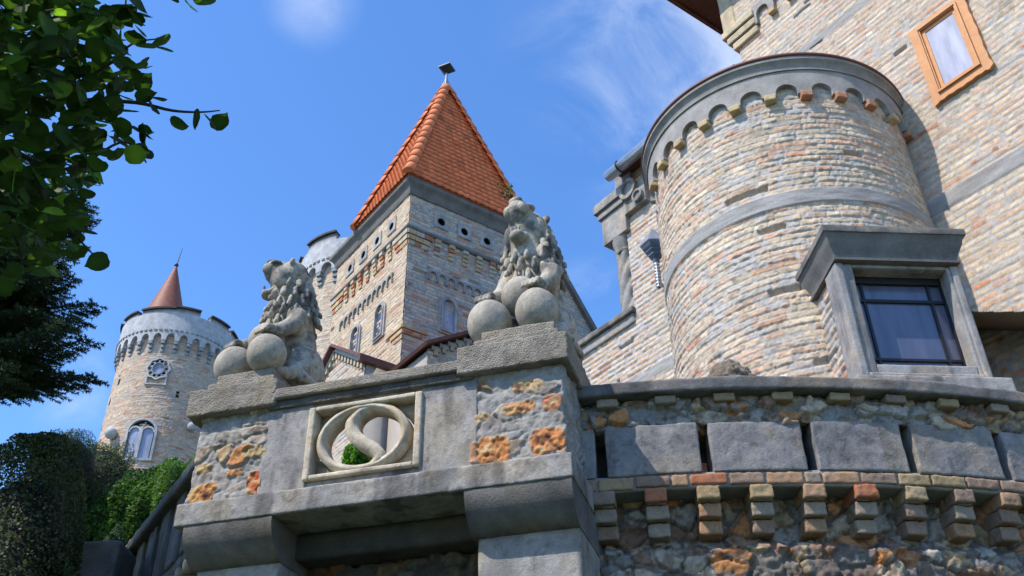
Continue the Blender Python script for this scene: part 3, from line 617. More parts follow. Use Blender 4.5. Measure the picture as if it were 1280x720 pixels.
# twisted column
cu0, cv0 = 8.19, WV+.12
mb = MB(); nz_, na_ = 60, 48; P = []; F = []
for i in range(nz_+1):
    z = 9.02+(10.06-9.02)*i/nz_
    for j in range(na_):
        t = 2*math.pi*j/na_; r_ = .145+.032*abs(math.cos(2.5*(t+z*3.6)))-.012; P.append((cu0+r_*math.cos(t), cv0+r_*math.sin(t), z))
for i in range(nz_):
    for j in range(na_): F.append((i*na_+j, i*na_+(j+1) % na_, (i+1)*na_+(j+1) % na_, (i+1)*na_+j))
mb.add(P, F, gcon, UV); part('twisted_column', mb, M_CON, wing, True)
mb = MB(); P, F = lathe([(0, 10.05), (.165, 10.05), (.175, 10.08), (.165, 10.10), (.17, 10.14), (.2, 10.24), (.215, 10.31)], 24, c=(cu0, cv0)); mb.add(P, F, gcon, UV)
for lo, hi in (((7.95, WV-.09, 10.30), (8.46, WV+.5, 10.78)), ((7.92, WV-.13, 10.78), (8.50, WV+.55, 10.86)), ((7.90, WV-.17, 10.90), (8.55, WV+.6, 11.06)), ((7.92, WV-.12, 10.85), (8.50, WV+.55, 10.91)), ((7.80, WV-.06, 11.06), (8.14, WV+.4, 11.52)), ((7.5, WV-.10, 10.55), (7.96, WV+.1, 10.98))):
    P, F = dbox(lo, hi, .03, r=.012, amp=.006, sc=8, seed=int(hi[2]*10)); mb.add(P, F, gcon, UV)
part('entablature_block', mb, M_CON, wing)
mb = MB()   # scroll volutes beside the block
for (u_, z_, r_) in ((7.80, 10.92, .17), (7.62, 10.68, .10)):
    P, F = lathe([(0, 0), (r_*.6, 0), (r_*.7, .03), (r_, .03), (r_, -.2), (0, -.2)], 22); P = np.array(P)[:, [0, 2, 1]]*np.array([1, -1, 1])+np.array([u_, WV-.13, z_]); mb.add(P, F, gcon, UV)
part('scroll_ornament', mb, M_CON, wing)
mb = MB(); P, F = box((5.5, WV-.25, 11.30), (7.98, WV+3, 11.42)); mb.add(P, F, fmap=UV); part('eave', mb, M_RIM, wing)
mb = MB(); P, F = tube([(8.02, WV-.30, 11.22), (5.5, WV-.30, 11.24)], .085, 14); mb.add(P, F, fmap=UV); gt = part('gutter', mb, M_ZINC, wing, True)
for u_ in (7.75, 7.0): mb = MB(); P, F = tube([(u_, WV-.30+.093*math.cos(t), 11.23+.093*math.sin(t)) for t in np.linspace(0, 6.28, 13)], .012, 6); mb.add(P, F, fmap=UV); part('gutter_bracket', mb, M_METAL, gt)
# lantern on the wing wall
ln = UV(np.array([[7.27, WV-.28, 9.42]]))[0]
lt = thing('wall_lantern', 'blue-grey faceted lantern hung on the brick wall beside the round turret', 'lantern', ln)
mb = MB(); P, F = lathe([(0, .34), (.03, .33), (.07, .27), (.19, .10), (.20, .06), (.17, .05)], 6); mb.add(P+ln, F); part('lantern_roof', mb, M_ZINC, lt)
mb = MB(); P, F = lathe([(.18, .05), (.165, .0), (.13, -.03), (.135, -.05), (.10, -.09), (.10, -.11), (.05, -.16), (.04, -.22)], 6); mb.add(P+ln, F); part('lantern_body', mb, material('slate_blue_metal', .5, 10, .2, .1, 30, base=(.10, .12, .16)), lt)
mb = MB()
for i in range(8): P, F = lathe([(0, -.22-i*.05), (.04, -.23-i*.05), (.04, -.25-i*.05), (.02, -.262-i*.05)], 10); mb.add(P+ln, F)
P, F = tube([(0, 0, -.5), (.18*ub[0], .18*ub[1], -.62), (.30*ub[0], .30*ub[1], -.62)], .018, 6); mb.add(np.array(P)+ln, F)
part('lantern_stem', mb, M_ZINC, lt)

# ================================================================== SQUARE TOWER
U0, V0, SZ, SV = 13.41, 7.39, 3.12, 2.62; U1, V1 = U0+SZ, V0+SV
tow = thing('square_tower', 'square brick tower with a steep orange pyramid roof, round holes and brick corbel tables', 'tower', UV(np.array([[U0+SZ/2, V0+SZ/2, 0]]))[0])
blf = bricks(.26, .078, 17, depth=.012, rough=.004, smear=.1, mort=(.33, .30, .25), ws=(9, 4, 6, 1.2, .3, 1.2, .1), jm=.009)
brf = bricks(.26, .078, 18, depth=.012, rough=.004, smear=.3, mort=(.27, .28, .30), ws=(3.5, 4, 3, 3, 1.6, 3, 3), jm=.009)  # right face: shade put into cooler, duller brick and mortar tones
CZ = 14.07; CX = ([.68, 1.27, 1.86, 2.45], [.73, 1.29, 1.85])
def cmask(x, z, q=0):
    k = np.ones(len(x), bool)
    for c in CX[q]: k &= ((x-c)**2+(z-CZ)**2) > .088**2
    return k
mb = MB(); relief(mb, lambda x, z, h: UV(np.stack([U0+x, V0-h*(1 if True else 0)+0*x, z], 1)), 0, SZ, 9.3, 14.55, .018, blf, mask=cmask)
f2 = len(mb.F)-1; mb.F[f2] = mb.F[f2][:, ::-1]
relief(mb, lambda x, z, h: UV(np.stack([U0-h, V0+x, z], 1)), 0, SV, 9.3, 14.55, .018, brf, mask=lambda x, z: cmask(x, z, 1))
P = [(U0, V0, 0), (U1, V0, 0), (U1, V1, 0), (U0, V1, 0), (U0, V0, 9.35), (U1, V0, 9.35), (U1, V1, 9.35), (U0, V1, 9.35), (U1, V0, 14.55), (U1, V1, 14.55), (U0, V1, 14.55)]
mb.add(P, [(0, 1, 5, 4), (1, 2, 9, 8), (2, 3, 10, 9), (3, 0, 4, 7)], (.40, .35, .27), UV); part('brick_shaft', mb, M_BRICK, tow, True)
def face_maps():
    LFm = lambda P: UV(np.stack([U0+P[:, 0], V0-P[:, 1], P[:, 2]], 1))     # x along, y outward
    RFm = lambda P: UV(np.stack([U0-P[:, 1], V0+P[:, 0], P[:, 2]], 1))
    return LFm, RFm
LFm, RFm = face_maps()
tconc = concrete((.33, .33, .33), .25, 4, 22, (.33, .3, .26), .3)
dcon2 = concrete((.16, .155, .15), .3, 4, 22, (.16, .14, .12), .3)
mid = 0
for fq, FM in enumerate((LFm, RFm)):
    for c in CX[fq]:
        mbp = MB(); a_ = [(mid+c+.088*math.cos(t), CZ+.088*math.sin(t)) for t in np.linspace(0, 2*math.pi, 33)[:-1]]
        s_ = []
        for (x, z) in a_:
            dx, dz = x-mid-c, z-CZ; k_ = .165/max(abs(dx), abs(dz)); s_.append((mid+c+dx*k_, CZ+dz*k_))
        P, F = ringstrip(s_, a_, .008, .03); mbp.add(P, F, tconc, FM)
        pl = part('round_vent', mbp, M_CON, tow)
        mbp = MB(); P, F = ringstrip([(mid+c+.1*math.cos(t), CZ+.1*math.sin(t)) for t in np.linspace(0, 6.2832, 25)[:-1]], [(mid+c+.087*math.cos(t), CZ+.087*math.sin(t)) for t in np.linspace(0, 6.2832, 25)[:-1]], -.35, .01); mbp.add(P, F, (.2, .2, .2), FM)
        P, F = box((mid+c-.1, -.36, CZ-.1), (mid+c+.1, -.34, CZ+.1)); mbp.add(P, F, (.01, .01, .01), FM); part('vent_shaft', mbp, M_DARK, pl)
def ringrect(prof, mb_, col, off=0.):
    P = []; F = []; k = len(prof)
    for (o_, z) in prof: P += [(U0-o_, V0-o_, z), (U1+o_, V0-o_, z), (U1+o_, V1+o_, z), (U0-o_, V1+o_, z)]
    for i in range(k-1):
        for j in range(4): F.append((i*4+j, i*4+(j+1) % 4, (i+1)*4+(j+1) % 4, (i+1)*4+j))
    mb_.add(P, F, col, UV)
mb = MB(); ringrect([(0, 13.58), (.05, 13.585), (.075, 13.61), (.08, 13.64), (.07, 13.665), (0, 13.70)], mb, concrete((.22, .215, .21), .3, 4, 2, (.2, .18, .16), .3)); part('string_course', mb, M_CON, tow)
mb = MB(); ringrect([(0, 14.46), (.03, 14.465), (.05, 14.50), (.06, 14.55), (.075, 14.60), (.11, 14.66), (.155, 14.70), (.165, 14.72), (.165, 14.80), (.15, 14.825), (-1.25, 14.83)], mb, (.155, .15, .14)); part('eave_cornice', mb, M_CON, tow)
bc_l = [(.44, .35, .22), (.46, .30, .17), (.36, .15, .08), (.42, .38, .3)]
for fi, FM in enumerate((LFm, RFm)):
    SZ_ = SZ; SZ = (3.12, SV)[fi]
    for side in (0, 1):
        mbp = MB(); x0_, x1_ = (-.04, .53) if side == 0 else (SZ-.53, SZ+.04)
        for r_, (o_, z) in enumerate(((.06, 13.46), (.042, 13.34), (.024, 13.22))):
            s0 = .05*r_; xa, xb = (x0_+(.02*r_ if side == 0 else s0), x1_-(s0 if side == 0 else .02*r_))
            n2 = 3
            for q in range(n2):
                P, F = dbox((xa+(xb-xa)*q/n2+.003, -.02, z), (xa+(xb-xa)*(q+1)/n2-.003, o_, z+.105), .03, r=.006, amp=.003, seed=q); cb = bc_l[rnd.randrange(4)]; mbp.add(P, F, concrete(cb, .3, 9, q, cb, .1), FM)
        part('corner_bricks', mbp, M_BRICK, tow)
    nc_ = (7, 5)[fi]
    for i in range(nc_):
        xc = .53+.12+(SZ-1.06-.24)*i/(nc_-1); mbp = MB()
        for r_, (o_, z) in enumerate(((.065, 13.49), (.046, 13.40), (.026, 13.31), (.016, 13.22))):
            if r_ > 2 and False: continue
            P, F = dbox((xc-.062, -.02, z-.02), (xc+.062, o_+.02, z+.062), .03, r=.006, amp=.003, seed=i); cb = bc_l[rnd.randrange(4)]; mbp.add(P, F, concrete(cb, .3, 9, i, cb, .1), FM)
        part('corbel', mbp, M_BRICK, tow)
    mbp = MB(); P, F = scallop(.48, SZ-.48, (11, 8)[fi], 12.80, 12.56, 0, .082, (.082, .04), -.01, .05, 8); mbp.add(P, F, (.30, .29, .27) if fi == 0 else (.27, .265, .26), FM); part('arched_frieze', mbp, M_CON, tow)  # right-face frieze darker, shade put into its colour
    mbp = MB()
    for side in (0, 1):
        for r_ in range(3):
            wid = .52-.12*r_; x0_, x1_ = (-.03, wid) if side == 0 else (SZ-wid, SZ+.03)
            P, F = dbox((x0_, -.02, 11.28-.115*r_), (x1_, .05-.014*r_, 11.36-.115*r_), .03, r=.006, amp=.004, seed=r_); mbp.add(P, F, concrete(bc_l[(r_+fi) % 4], .3, 9, 4, bc_l[0], .1), FM)
    P, F = dbox((.52, -.01, 11.10), (SZ-.52, .012, 11.13), .03, r=.004, amp=.003); mbp.add(P, F, (.2, .15, .1), FM)
    part('stepped_bricks', mbp, M_BRICK, tow)
    for xc in ((.88, 1.86) if fi == 0 else (.96, 1.72)):
        zb, zt, hw_ = 11.52, 12.10, .135
        o_ = [(xc-hw_-.075, zb-.06), (xc+hw_+.075, zb-.06)]+arcpts(xc, zt, hw_+.075, 0, 180, 14)
        i_ = [(xc-hw_, zb), (xc+hw_, zb)]+arcpts(xc, zt, hw_, 0, 180, 14)
        mbp = MB(); P, F = ringstrip(o_, i_, .0, .045); mbp.add(P, F, tconc, FM)
        o2 = [(xc-hw_-.03, zb-.02), (xc+hw_+.03, zb-.02)]+arcpts(xc, zt, hw_+.03, 0, 180, 14)
        P, F = ringstrip(o2, i_, .045, .07); mbp.add(P, F, tconc, FM)
        wn = part('window_surround', mbp, M_CON, tow)
        mbp = MB(); P, F = prism(i_, .004, .008); mbp.add(P, F, fmap=FM); part('window_pane', mbp, M_GLASS3 if fi else M_GLASS, wn)
SZ = 3.12
# pyramid roof
RU1, RV1 = 15.46, V1+.0; AP = np.array([14.36, (V0+V1)/2, 19.15]); EO = .19; EZ = 14.82
def roofface(c0, c1, mb_, rows=28, waves=18):
    c0 = np.array(c0, float); c1 = np.array(c1, float); n = np.cross(c1-c0, AP-c0); n = n/np.linalg.norm(n)
    if n[2] < 0: n = -n
    L_ = np.linalg.norm(c1-c0); P = []; F = []; C = []; nx = waves*7; base = 0
    mc = (c0+c1)/2
    for r in range(rows):
        t0, t1 = r/rows, min((r+1.12)/rows, .995)
        if t0 > .985: break
        js = RS.rand(nx+1)*.002
        for tt, hh in ((t0, .010), (t0, .034), (t1, .006)):
            a = c0+(AP-c0)*tt; b = c1+(AP-c1)*tt; s = np.linspace(-1, 1, nx+1)[:, None]; X = a+(b-a)*(s+1)/2
            w_ = (s[:, 0]*np.linalg.norm(b-a)/2); ph_ = w_/L_*waves*2*math.pi+(r % 2)*0
            wav = .010*np.sin(ph_)+.002*np.sin(2*ph_)
            P.append(X+n*((hh+wav*(1 if hh > .008 else .8)+js)[:, None])); 
            tid = np.floor(ph_/(2*math.pi)+.25); rr_ = h3(tid, np.full_like(tid, r), tid*0, int(abs(c0[0]*10)))
            base_c = mixc(np.tile([.70, .20, .075], (nx+1, 1)), np.tile([.60, .15, .055], (nx+1, 1)), rr_); base_c = base_c*(.88+.24*h3(tid, np.full_like(tid, r), tid*0, 9))[:, None]*(.88+.3*fbm(X*2.2, 3, 6))[:, None]; dk = (h3(tid, np.full_like(tid, r), tid*0, 12) < .02); base_c = np.where(dk[:, None], base_c*np.array([.55, .7, .9]), base_c); C.append(base_c)
        for k_ in (0, 1):
            i0 = base+k_*(nx+1); idx = np.arange(nx); F.append(np.stack([i0+idx, i0+idx+1, i0+nx+1+idx+1, i0+nx+1+idx], 1))
        base += 3*(nx+1)
    P = np.concatenate(P); mb_.P.append(UV(P)); mb_.C.append(np.concatenate(C)); mb_.F.append(np.concatenate(F)+mb_.n); mb_.n += len(P)
cs = [(U0-EO, V0-EO, EZ), (RU1, V0-EO, EZ), (RU1, V1+EO, EZ), (U0-EO, V1+EO, EZ)]
mb = MB()
for i in range(4): roofface(cs[i], cs[(i+1) % 4], mb)
P = [c for c in cs]+[tuple(AP-np.array([0, 0, .05]))]; mb.add([(p[0], p[1], p[2]-.03) for p in P], [(0, 1, 4), (1, 2, 4), (2, 3, 4), (3, 0, 4), (0, 3, 2, 1)], (.3, .08, .04), UV)
roof = part('tiled_roof', mb, M_TILE, tow, True)
for i in range(4):
    c = np.array(cs[i], float); d = AP-c; n = 15; mbp = MB(); ax = d/np.linalg.norm(d)
    sx = np.cross(ax, (0, 0, 1)); sx /= np.linalg.norm(sx); nn = np.cross(sx, ax); nn = nn if nn[2] > 0 else -nn
    for k_ in range(n):
        a = c+d*(k_/n)*.985; b = c+d*((k_+1.12)/n)*.985; P = []; F = []
        for (q, r_, lift) in ((a, .125, .015), (a, .138, .026), (b, .118, .014)):
            for j in range(9):
                t = math.pi*j/8; P.append(q+sx*r_*math.cos(t)+nn*(r_*.85*math.sin(t)-.02+lift))
        for e in (0, 1):
            for j in range(8): F.append((e*9+j, e*9+j+1, (e+1)*9+j+1, (e+1)*9+j))
        F.append((0, 8, 7, 6, 5, 4, 3, 2, 1)); cc = np.array([.68, .20, .08])*(.85+.3*rnd.random()); mbp.add(P, F, cc, UV)
    part('hip_tiles', mbp, M_TILE, roof, True)
apw = UV(AP[None])[0]
mb = MB(); P, F = lathe([(.13, -.10), (.10, .02), (.05, .1), (.03, .3), (.03, .52)], 4); mb.add(P+apw, F); 
for t in (0, 1, 2, 3): P, F = tube([apw+np.array([.11*math.cos(t*1.57), .11*math.sin(t*1.57), 0]), apw+np.array([0, 0, .32])], .01, 5); mb.add(P, F)
fst = part('finial_stem', mb, M_ZINC, tow)
mb = MB(); P, F = lathe([(0, .44), (.05, .46), (.22, .60), (.22, .63), (.05, .74), (0, .75)], 4, 20, 380); mb.add(P+apw, F); part('finial_cap', mb, M_METAL, tow)

# gabled wall right of the tower, half hidden by the right lion
gw = thing('gable_wall', 'brick gable wall with steep dark coping between square tower and castle wing', 'wall', UV(np.array([[13.6, 11.6, 0]]))[0])
bgw = bricks(.26, .078, 19, smear=.3, mort=(.28, .28, .29), ws=(3.5, 4, 3, 3, 1.6, 3, 2))  # shaded wall: shade put into the brick and mortar tones
mb = MB(); sl_ = (14.17-13.01)/(12.17-11.35)
relief(mb, lambda x, z, h: UV(np.stack([13.6-h, x, z], 1)), 10.7, 13.0, 9.5, 15.0, .02, bgw, mask=lambda x, z: z < 14.17-(x-11.35)*sl_)
P, F = prism([(10.7, 0), (13.2, 0), (13.2, 11.5), (10.7, 15.05)], 13.64, 13.95); mb.add(np.array(P)[:, [1, 0, 2]], F, (.36, .3, .24), UV); part('brick_face', mb, M_BRICK, gw, True)
mb = MB(); P, F = prism([(10.6, 15.23), (13.3, 15.23-2.7*sl_), (13.3, 15.36-2.7*sl_+.05), (10.6, 15.43)], 13.50, 14.0); mb.add(np.array(P)[:, [1, 0, 2]], F, dcon2, UV); part('coping', mb, M_CON, gw)

# small gabled annexes in front of the tower
g1 = thing('gabled_annex', 'small brick gable with red-brown edging against the sunlit left face of the square tower', 'annex', UV(np.array([[14.2, 7.0, 0]]))[0], None)
va = 6.8; ul, ur, up = 15.9, 13.62, 14.83; ze = 10.52; zp = 11.34; zl = zp-(ul-up)*(zp-10.88)/(15.42-14.83)
mb = MB(); bb = bricks(.26, .078, 23, smear=.35, ws=(8, 4, 5, 1.6, .4, 2, .5))
def gm(x, z): u = x; return z < np.where(u > up, zp-(u-up)*.78, zp-(up-u)*(zp-ze)/(up-ur))
relief(mb, lambda x, z, h: UV(np.stack([-x, va-h, z], 1)), -ul, -ur, 8.6, 11.34, .02, bb, mask=lambda x, z: gm(-x, z))
P, F = prism([(ur, 0), (ul, 0), (ul, zl-.03), (up, zp-.03), (ur, ze-.03)], va+.03, V0+.1); mb.add(P, F, (.33, .31, .28), UV); part('gable_brickwork', mb, M_BRICK, g1, True)
mb = MB()
def bar2(mb_, p, q, w_, y0, y1, fm, rev=False):
    p = np.array(p, float); q = np.array(q, float); t = (q-p)/np.linalg.norm(q-p); n = np.array([-t[1], t[0]]); n = n if n[1] > 0 else -n
    poly = [tuple(p), tuple(q), tuple(q+n*w_), tuple(p+n*w_)]; P, F = prism(poly, y0, y1); mb_.add(P, F, fmap=fm)
bar2(mb, (ul+.1, zl-.08), (up, zp), .055, va-.16, V0, UV); bar2(mb, (up, zp), (ur-.05, ze-.02), .055, va-.16, V0, UV)
P, F = box((ur-.10, va-.16, ze-.10), (ur+.0, V0+.0, ze+.03)); mb.add(P, F, fmap=UV); part('metal_edging', mb, M_RIM, g1)
mb = MB()
for (p, q) in (((ul, zl), (up, zp)), ((up, zp), (ur, ze))):
    p = np.array(p); q = np.array(q); nn_ = 9
    bar2(mb, p-np.array([0, .09]), q-np.array([0, .09]), .085, va-.06, va, UV)
    for i in range(nn_):
        c = p+(q-p)*(i+.6)/nn_; P, F = box((c[0]-.035, va-.055, c[1]-.21), (c[0]+.035, va, c[1]-.09)); mb.add(P, F, (.4, .34, .25), UV)
part('raking_corbels', mb, M_BRICK, g1)
g2 = thing('gabled_annex', 'brick gable with red-brown edging below the arched window on the shaded right tower face', 'annex', UV(np.array([[12.8, 8.2, 0]]))[0])
uu = 12.3; vl, vp_ = 7.22, 9.2; zb_ = 10.26; slp = (10.92-10.26)/(8.31-7.22); zpk = zb_+(vp_-vl)*slp; vr = vp_*2-vl
mb = MB(); relief(mb, lambda x, z, h: UV(np.stack([uu-h, x, z], 1)), vl+.06, vr-.06, 8.4, zpk, .02, bricks(.26, .078, 24, smear=.4, ws=(3.5, 4, 3, 3, 1.6, 3, 2)), mask=lambda x, z: z < zpk-abs(x-vp_)*slp-.04)  # brick mix of the shaded side, shade put into its tones
P, F = prism([(vl+.06, 0), (vr-.06, 0), (vr-.06, zb_-.05), (vp_, zpk-.06), (vl+.06, zb_-.05)], uu+.02, U0+.1); mb.add(np.array(P)[:, [1, 0, 2]], F, (.33, .30, .27), UV); part('gable_brickwork', mb, M_BRICK, g2, True)
mb = MB(); VU = lambda P: UV(P[:, [1, 0, 2]])
bar2(mb, (vl-.04, zb_-.03), (vp_, zpk), .06, uu-.16, U0, VU); bar2(mb, (vp_, zpk), (vr+.04, zb_-.03), .06, uu-.16, U0, VU); part('metal_edging', mb, M_RIM, g2)
mb = MB(); per = .16; i = 0
while vl+.2+i*per < vp_-.05:
    x = vl+.2+i*per; z = zb_+(x-vl)*slp; P, F = box((x-.035, uu-.06, z-.24), (x+.035, uu, z-.13)); mb.add(P, F, (.4, .3, .2), VU); P, F = box((x-.085, uu-.05, z-.15), (x+.085, uu, z-.07)); mb.add(P, F, (.3, .29, .27), VU); i += 1
part('raking_corbels', mb, M_BRICK, g2)

# ================================================================== ROUND TOWERS
def crown(t, c, R, zb, zt, nm, seed, merl, cm_=None, corb_h=.62, sp=13.):
    cmp_ = cylmap(c); n = int(round(360/sp)); sp = 360./n; gc = concrete((.33, .345, .365), .22, 3, seed, (.34, .33, .31), .3)
    gk = (.37, .385, .405); mb = MB(); P, F = scallop(-180, 180, n, zb+.36, zb-.0, 0, sp*.31, (.19, .09), R-.20, R, 8); mb.add(P, F, gk, cmp_)
    P, F = lathe([(R-.2, zb+.34), (R, zb+.35), (R+.0, zb+.43), (R-.01, zb+.44), (R-.01, zt), (R-.16, zt), (R-.16, zb+.3)], 96, c=c); mb.add(P, F, gk)
    par = part('parapet', mb, M_CON, t)
    mb = MB(); ne = 72; op_ = []
    for i in range(ne): op_ += [(-180+i*5, R-.005), (-180+i*5, R+.035), (-180+i*5+2.8, R+.035), (-180+i*5+2.8, R-.005)]
    P, F = ringstrip(op_, [(x, R-.03) for x, y in op_], zb+.375, zb+.43, False); mb.add(P, F, (.28, .28, .28), lambda P: cmp_(P[:, [0, 2, 1]]))
    part('dentil_band', mb, M_CON, t)
    for i in range(n):
        a = -180+sp*i; aa = a-90
        mb = MB()
        for k_, (o_, z0, z1) in enumerate(((.17, -.14, .0), (.12, -.28, -.14), (.07, -.42, -.28))):
            P, F = dbox((a-sp*.17, R-.2, zb+z0+.012), (a+sp*.17, R-.2+o_+.03, zb+z1), .04, xs=rad(1)*R, r=.03, amp=0); mb.add(P, F, (.24, .27, .29), cmp_)
        part('corbel', mb, M_CON, t)
    for (a0, a1, h) in merl:
        mb = MB(); k_ = max(3, int((a1-a0)/4)); P = []; F = []
        secs = [(R-.16, zt-.01), (R-.01, zt-.01), (R-.01, zt+h), (R+.065, zt+h-.01), (R+.065, zt+h+.055), (R-.22, zt+h+.055), (R-.22, zt+h), (R-.16, zt+h)]; q = len(secs)
        for i in range(k_+1):
            for (r_, z) in secs: P.append((a0+(a1-a0)*i/k_, r_, z))
        for i in range(k_):
            for j in range(q): F.append((i*q+j, i*q+(j+1) % q, (i+1)*q+(j+1) % q, (i+1)*q+j))
        F += [tuple(range(q)), tuple(k_*q+j for j in range(q))[::-1]]
        mb.add(P, F, lambda P: mixc(np.tile(np.array(gk), (len(P), 1)), np.tile([.07, .06, .06], (len(P), 1)), (P[:, 2] > zt+h-.02)*1.), cmp_); part('merlon', mb, M_CON, t)
LC = (-11.832, 29.732); LR = 1.82
lt_ = thing('round_tower', 'distant round brick tower with grey crenellated crown and brown cone, rising above the hedge', 'tower', (LC[0], LC[1], 0))
bt = bricks(.24, .07, 27, depth=.012, smear=.3, ws=(6, 5, 4, 2.5, 1.2, 2.5, 1), jm=.008, mort=(.34, .32, .30))
def ltm(x, z, h): t = np.radians(x-90); return np.stack([LC[0]+(LR+h)*np.cos(t), LC[1]+(LR+h)*np.sin(t), z], 1)
mb = MB(); relief(mb, ltm, -100, 130, 13.0, 19.2, .024, bt, xs=rad(1)*LR); P, F = lathe([(LR, 0), (LR, 13.1)], 48, c=LC); mb.add(P, F, (.4, .33, .25)); part('brick_drum', mb, M_BRICK, lt_, True)
crown(lt_, LC, 1.975, 18.98, 20.08, 'a', 5, [(-90, -62, .17), (-52, -28, .14), (-23, 12, .15), (12, 36, .20), (47, 72, .17), (77, 100, .14), (-130, -100, .15), (120, 150, .15), (165, 200, .15)], sp=12.4)
CNC = (math.sin(rad(-22.92))*32.3, math.cos(rad(-22.92))*32.3)
mb = MB(); P, F = lathe([(1.22, 19.4), (1.16, 19.6), (.06, 23.35), (.05, 23.42), (0, 23.5)], 40, c=CNC); mb.add(P, F); cn = part('cone_roof', mb, M_RUST, lt_, True)
mb = MB(); P, F = tube([(CNC[0], CNC[1], 23.4), (CNC[0]+.08, CNC[1], 24.3)], [.025, .012], 6); mb.add(P, F); P, F = sphere((CNC[0], CNC[1], 23.5), .08, 8); mb.add(P, F); part('spike', mb, M_METAL, cn)
cml = cylmap(LC)
def cwin(xc, zc, outl, innl, t, yo, name='window_surround'):
    mb_ = MB(); k_ = 180/math.pi/LR; P, F = ringstrip([(xc+x*k_, z) for x, z in outl], [(xc+x*k_, z) for x, z in innl], LR+.0, LR+yo); mb_.add(P, F, (.40, .42, .43), cml); w_ = part(name, mb_, M_CON, t); return w_, k_
# twin arched window
zb, zt = 14.75, 15.66
xo = 4.0
o_ = [(-.46, zb-.07), (.46, zb-.07), (.46, zt)]+arcpts(.0, zt, .46, 0, 180, 16)[1:]; i_ = [(-.39, zb), (.39, zb), (.39, zt)]+arcpts(0, zt, .39, 0, 180, 16)[1:]
ws, k_ = cwin(xo, 0, o_, i_, lt_, .1)
mb = MB(); P, F = box((xo-.045*k_, LR+.02, zb), (xo+.045*k_, LR+.09, zt+.15)); mb.add(P, F, (.40, .42, .43), cml)
for s in (-1, 1):
    o2 = arcpts(s*.2, zt-.02, .2, 0, 180, 10); i2 = arcpts(s*.2, zt-.02, .15, 0, 180, 10); P, F = ringstrip([(xo+x*k_, z) for x, z in o2], [(xo+x*k_, z) for x, z in i2], LR+.02, LR+.085, False); mb.add(P, F, (.40, .42, .43), cml)
part('mullion', mb, M_CON, ws)
mb = MB()
for s in (-1, 1): P, F = prism([(xo+x*k_, z) for x, z in [(s*.2-.16, zb), (s*.2+.16, zb)]+arcpts(s*.2, zt-.02, .16, 0, 180, 10)], LR+.025, LR+.035); mb.add(P, F, fmap=cml)
part('pane', mb, M_GLASS3, ws)
mb = MB(); P, F = prism([(xo+x*k_, z) for x, z in i_], LR+.016, LR+.02); mb.add(P, F, fmap=cml); part('dark_opening', mb, M_DARK, ws)
# rose window
xr, zr = 6.6, 17.93
ring = [(.36*math.cos(t)*(1+.06*math.cos(8*t)), zr+.40*math.sin(t)*(1+.06*math.cos(8*t))) for t in np.linspace(0, 2*math.pi, 65)[:-1]]; ri = [(x*.86, zr+(z-zr)*.86) for x, z in ring]
rw, k_ = cwin(xr, 0, ring, ri, lt_, .09)
mb = MB()
for j in range(10):
    t = 2*math.pi*j/10; c1, c2 = .25*math.cos(t), zr+.28*math.sin(t)
    P, F = ringstrip([(xr+(c1+.085*math.cos(s))*k_, c2+.085*math.sin(s)) for s in np.linspace(0, 6.283, 15)[:-1]], [(xr+(c1+.055*math.cos(s))*k_, c2+.055*math.sin(s)) for s in np.linspace(0, 6.283, 15)[:-1]], LR+.02, LR+.07); mb.add(P, F, (.27, .285, .30), cml)
P, F = ringstrip([(xr+(.20*math.cos(s))*k_, zr+.225*math.sin(s)) for s in np.linspace(0, 6.283, 25)[:-1]], [(xr+(.175*math.cos(s))*k_, zr+.2*math.sin(s)) for s in np.linspace(0, 6.283, 25)[:-1]], LR+.02, LR+.08); mb.add(P, F, (.27, .285, .30), cml)
P, F = box((xr-.34*k_, LR, zr-.58), (xr+.34*k_, LR+.08, zr-.53)); mb.add(P, F, (.4, .42, .43), cml)
for s in (-1, 1): P, F = box((xr+s*.30*k_-.8, LR, zr-.55), (xr+s*.30*k_+.8, LR+.07, zr-.2)); mb.add(P, F, (.4, .42, .43), cml)
part('rose_tracery', mb, M_CON, rw)
mb = MB(); P, F = prism([(xr+.32*math.cos(t)*k_, zr+.35*math.sin(t)) for t in np.linspace(0, 6.283, 33)[:-1]], LR+.01, LR+.02); mb.add(P, F, fmap=cml); part('pane', mb, M_DARK, rw)
mb = MB(); P, F = prism([(xr+.175*math.cos(t)*k_, zr+.2*math.sin(t)) for t in np.linspace(0, 6.283, 33)[:-1]], LR+.022, LR+.03); mb.add(P, F, fmap=cml); part('pane', mb, M_GLASS3, rw)
for (a, z, r_) in ((-116.2, 15.66, .19), (-50.4, 14.66, .15), (-40.8, 16.1, .15)):
    mb = MB(); t = rad(a); p = np.array([LC[0]+(LR+.14)*math.cos(t), LC[1]+(LR+.14)*math.sin(t), z]); P, F = sphere(p, r_, 12); mb.add(P, F, (.38, .40, .42)); P, F = tube([p, p-np.array([math.cos(t), math.sin(t), 0])*.3-np.array([0, 0, .0])], .07, 8); mb.add(P, F, (.3, .2, .15)); part('stone_ball', mb, M_CON, lt_, True)
for (x, z) in ((-40, 17.6), (-52, 17.0), (-60, 16.2), (30, 17.0), (-20, 14.5)):
    mb = MB(); P, F = box((x-1.6, LR-.02, z), (x+1.6, LR+.015, z+.22)); mb.add(P, F, (.03, .025, .02), cml); part('putlog_hole', mb, M_DARK, lt_)
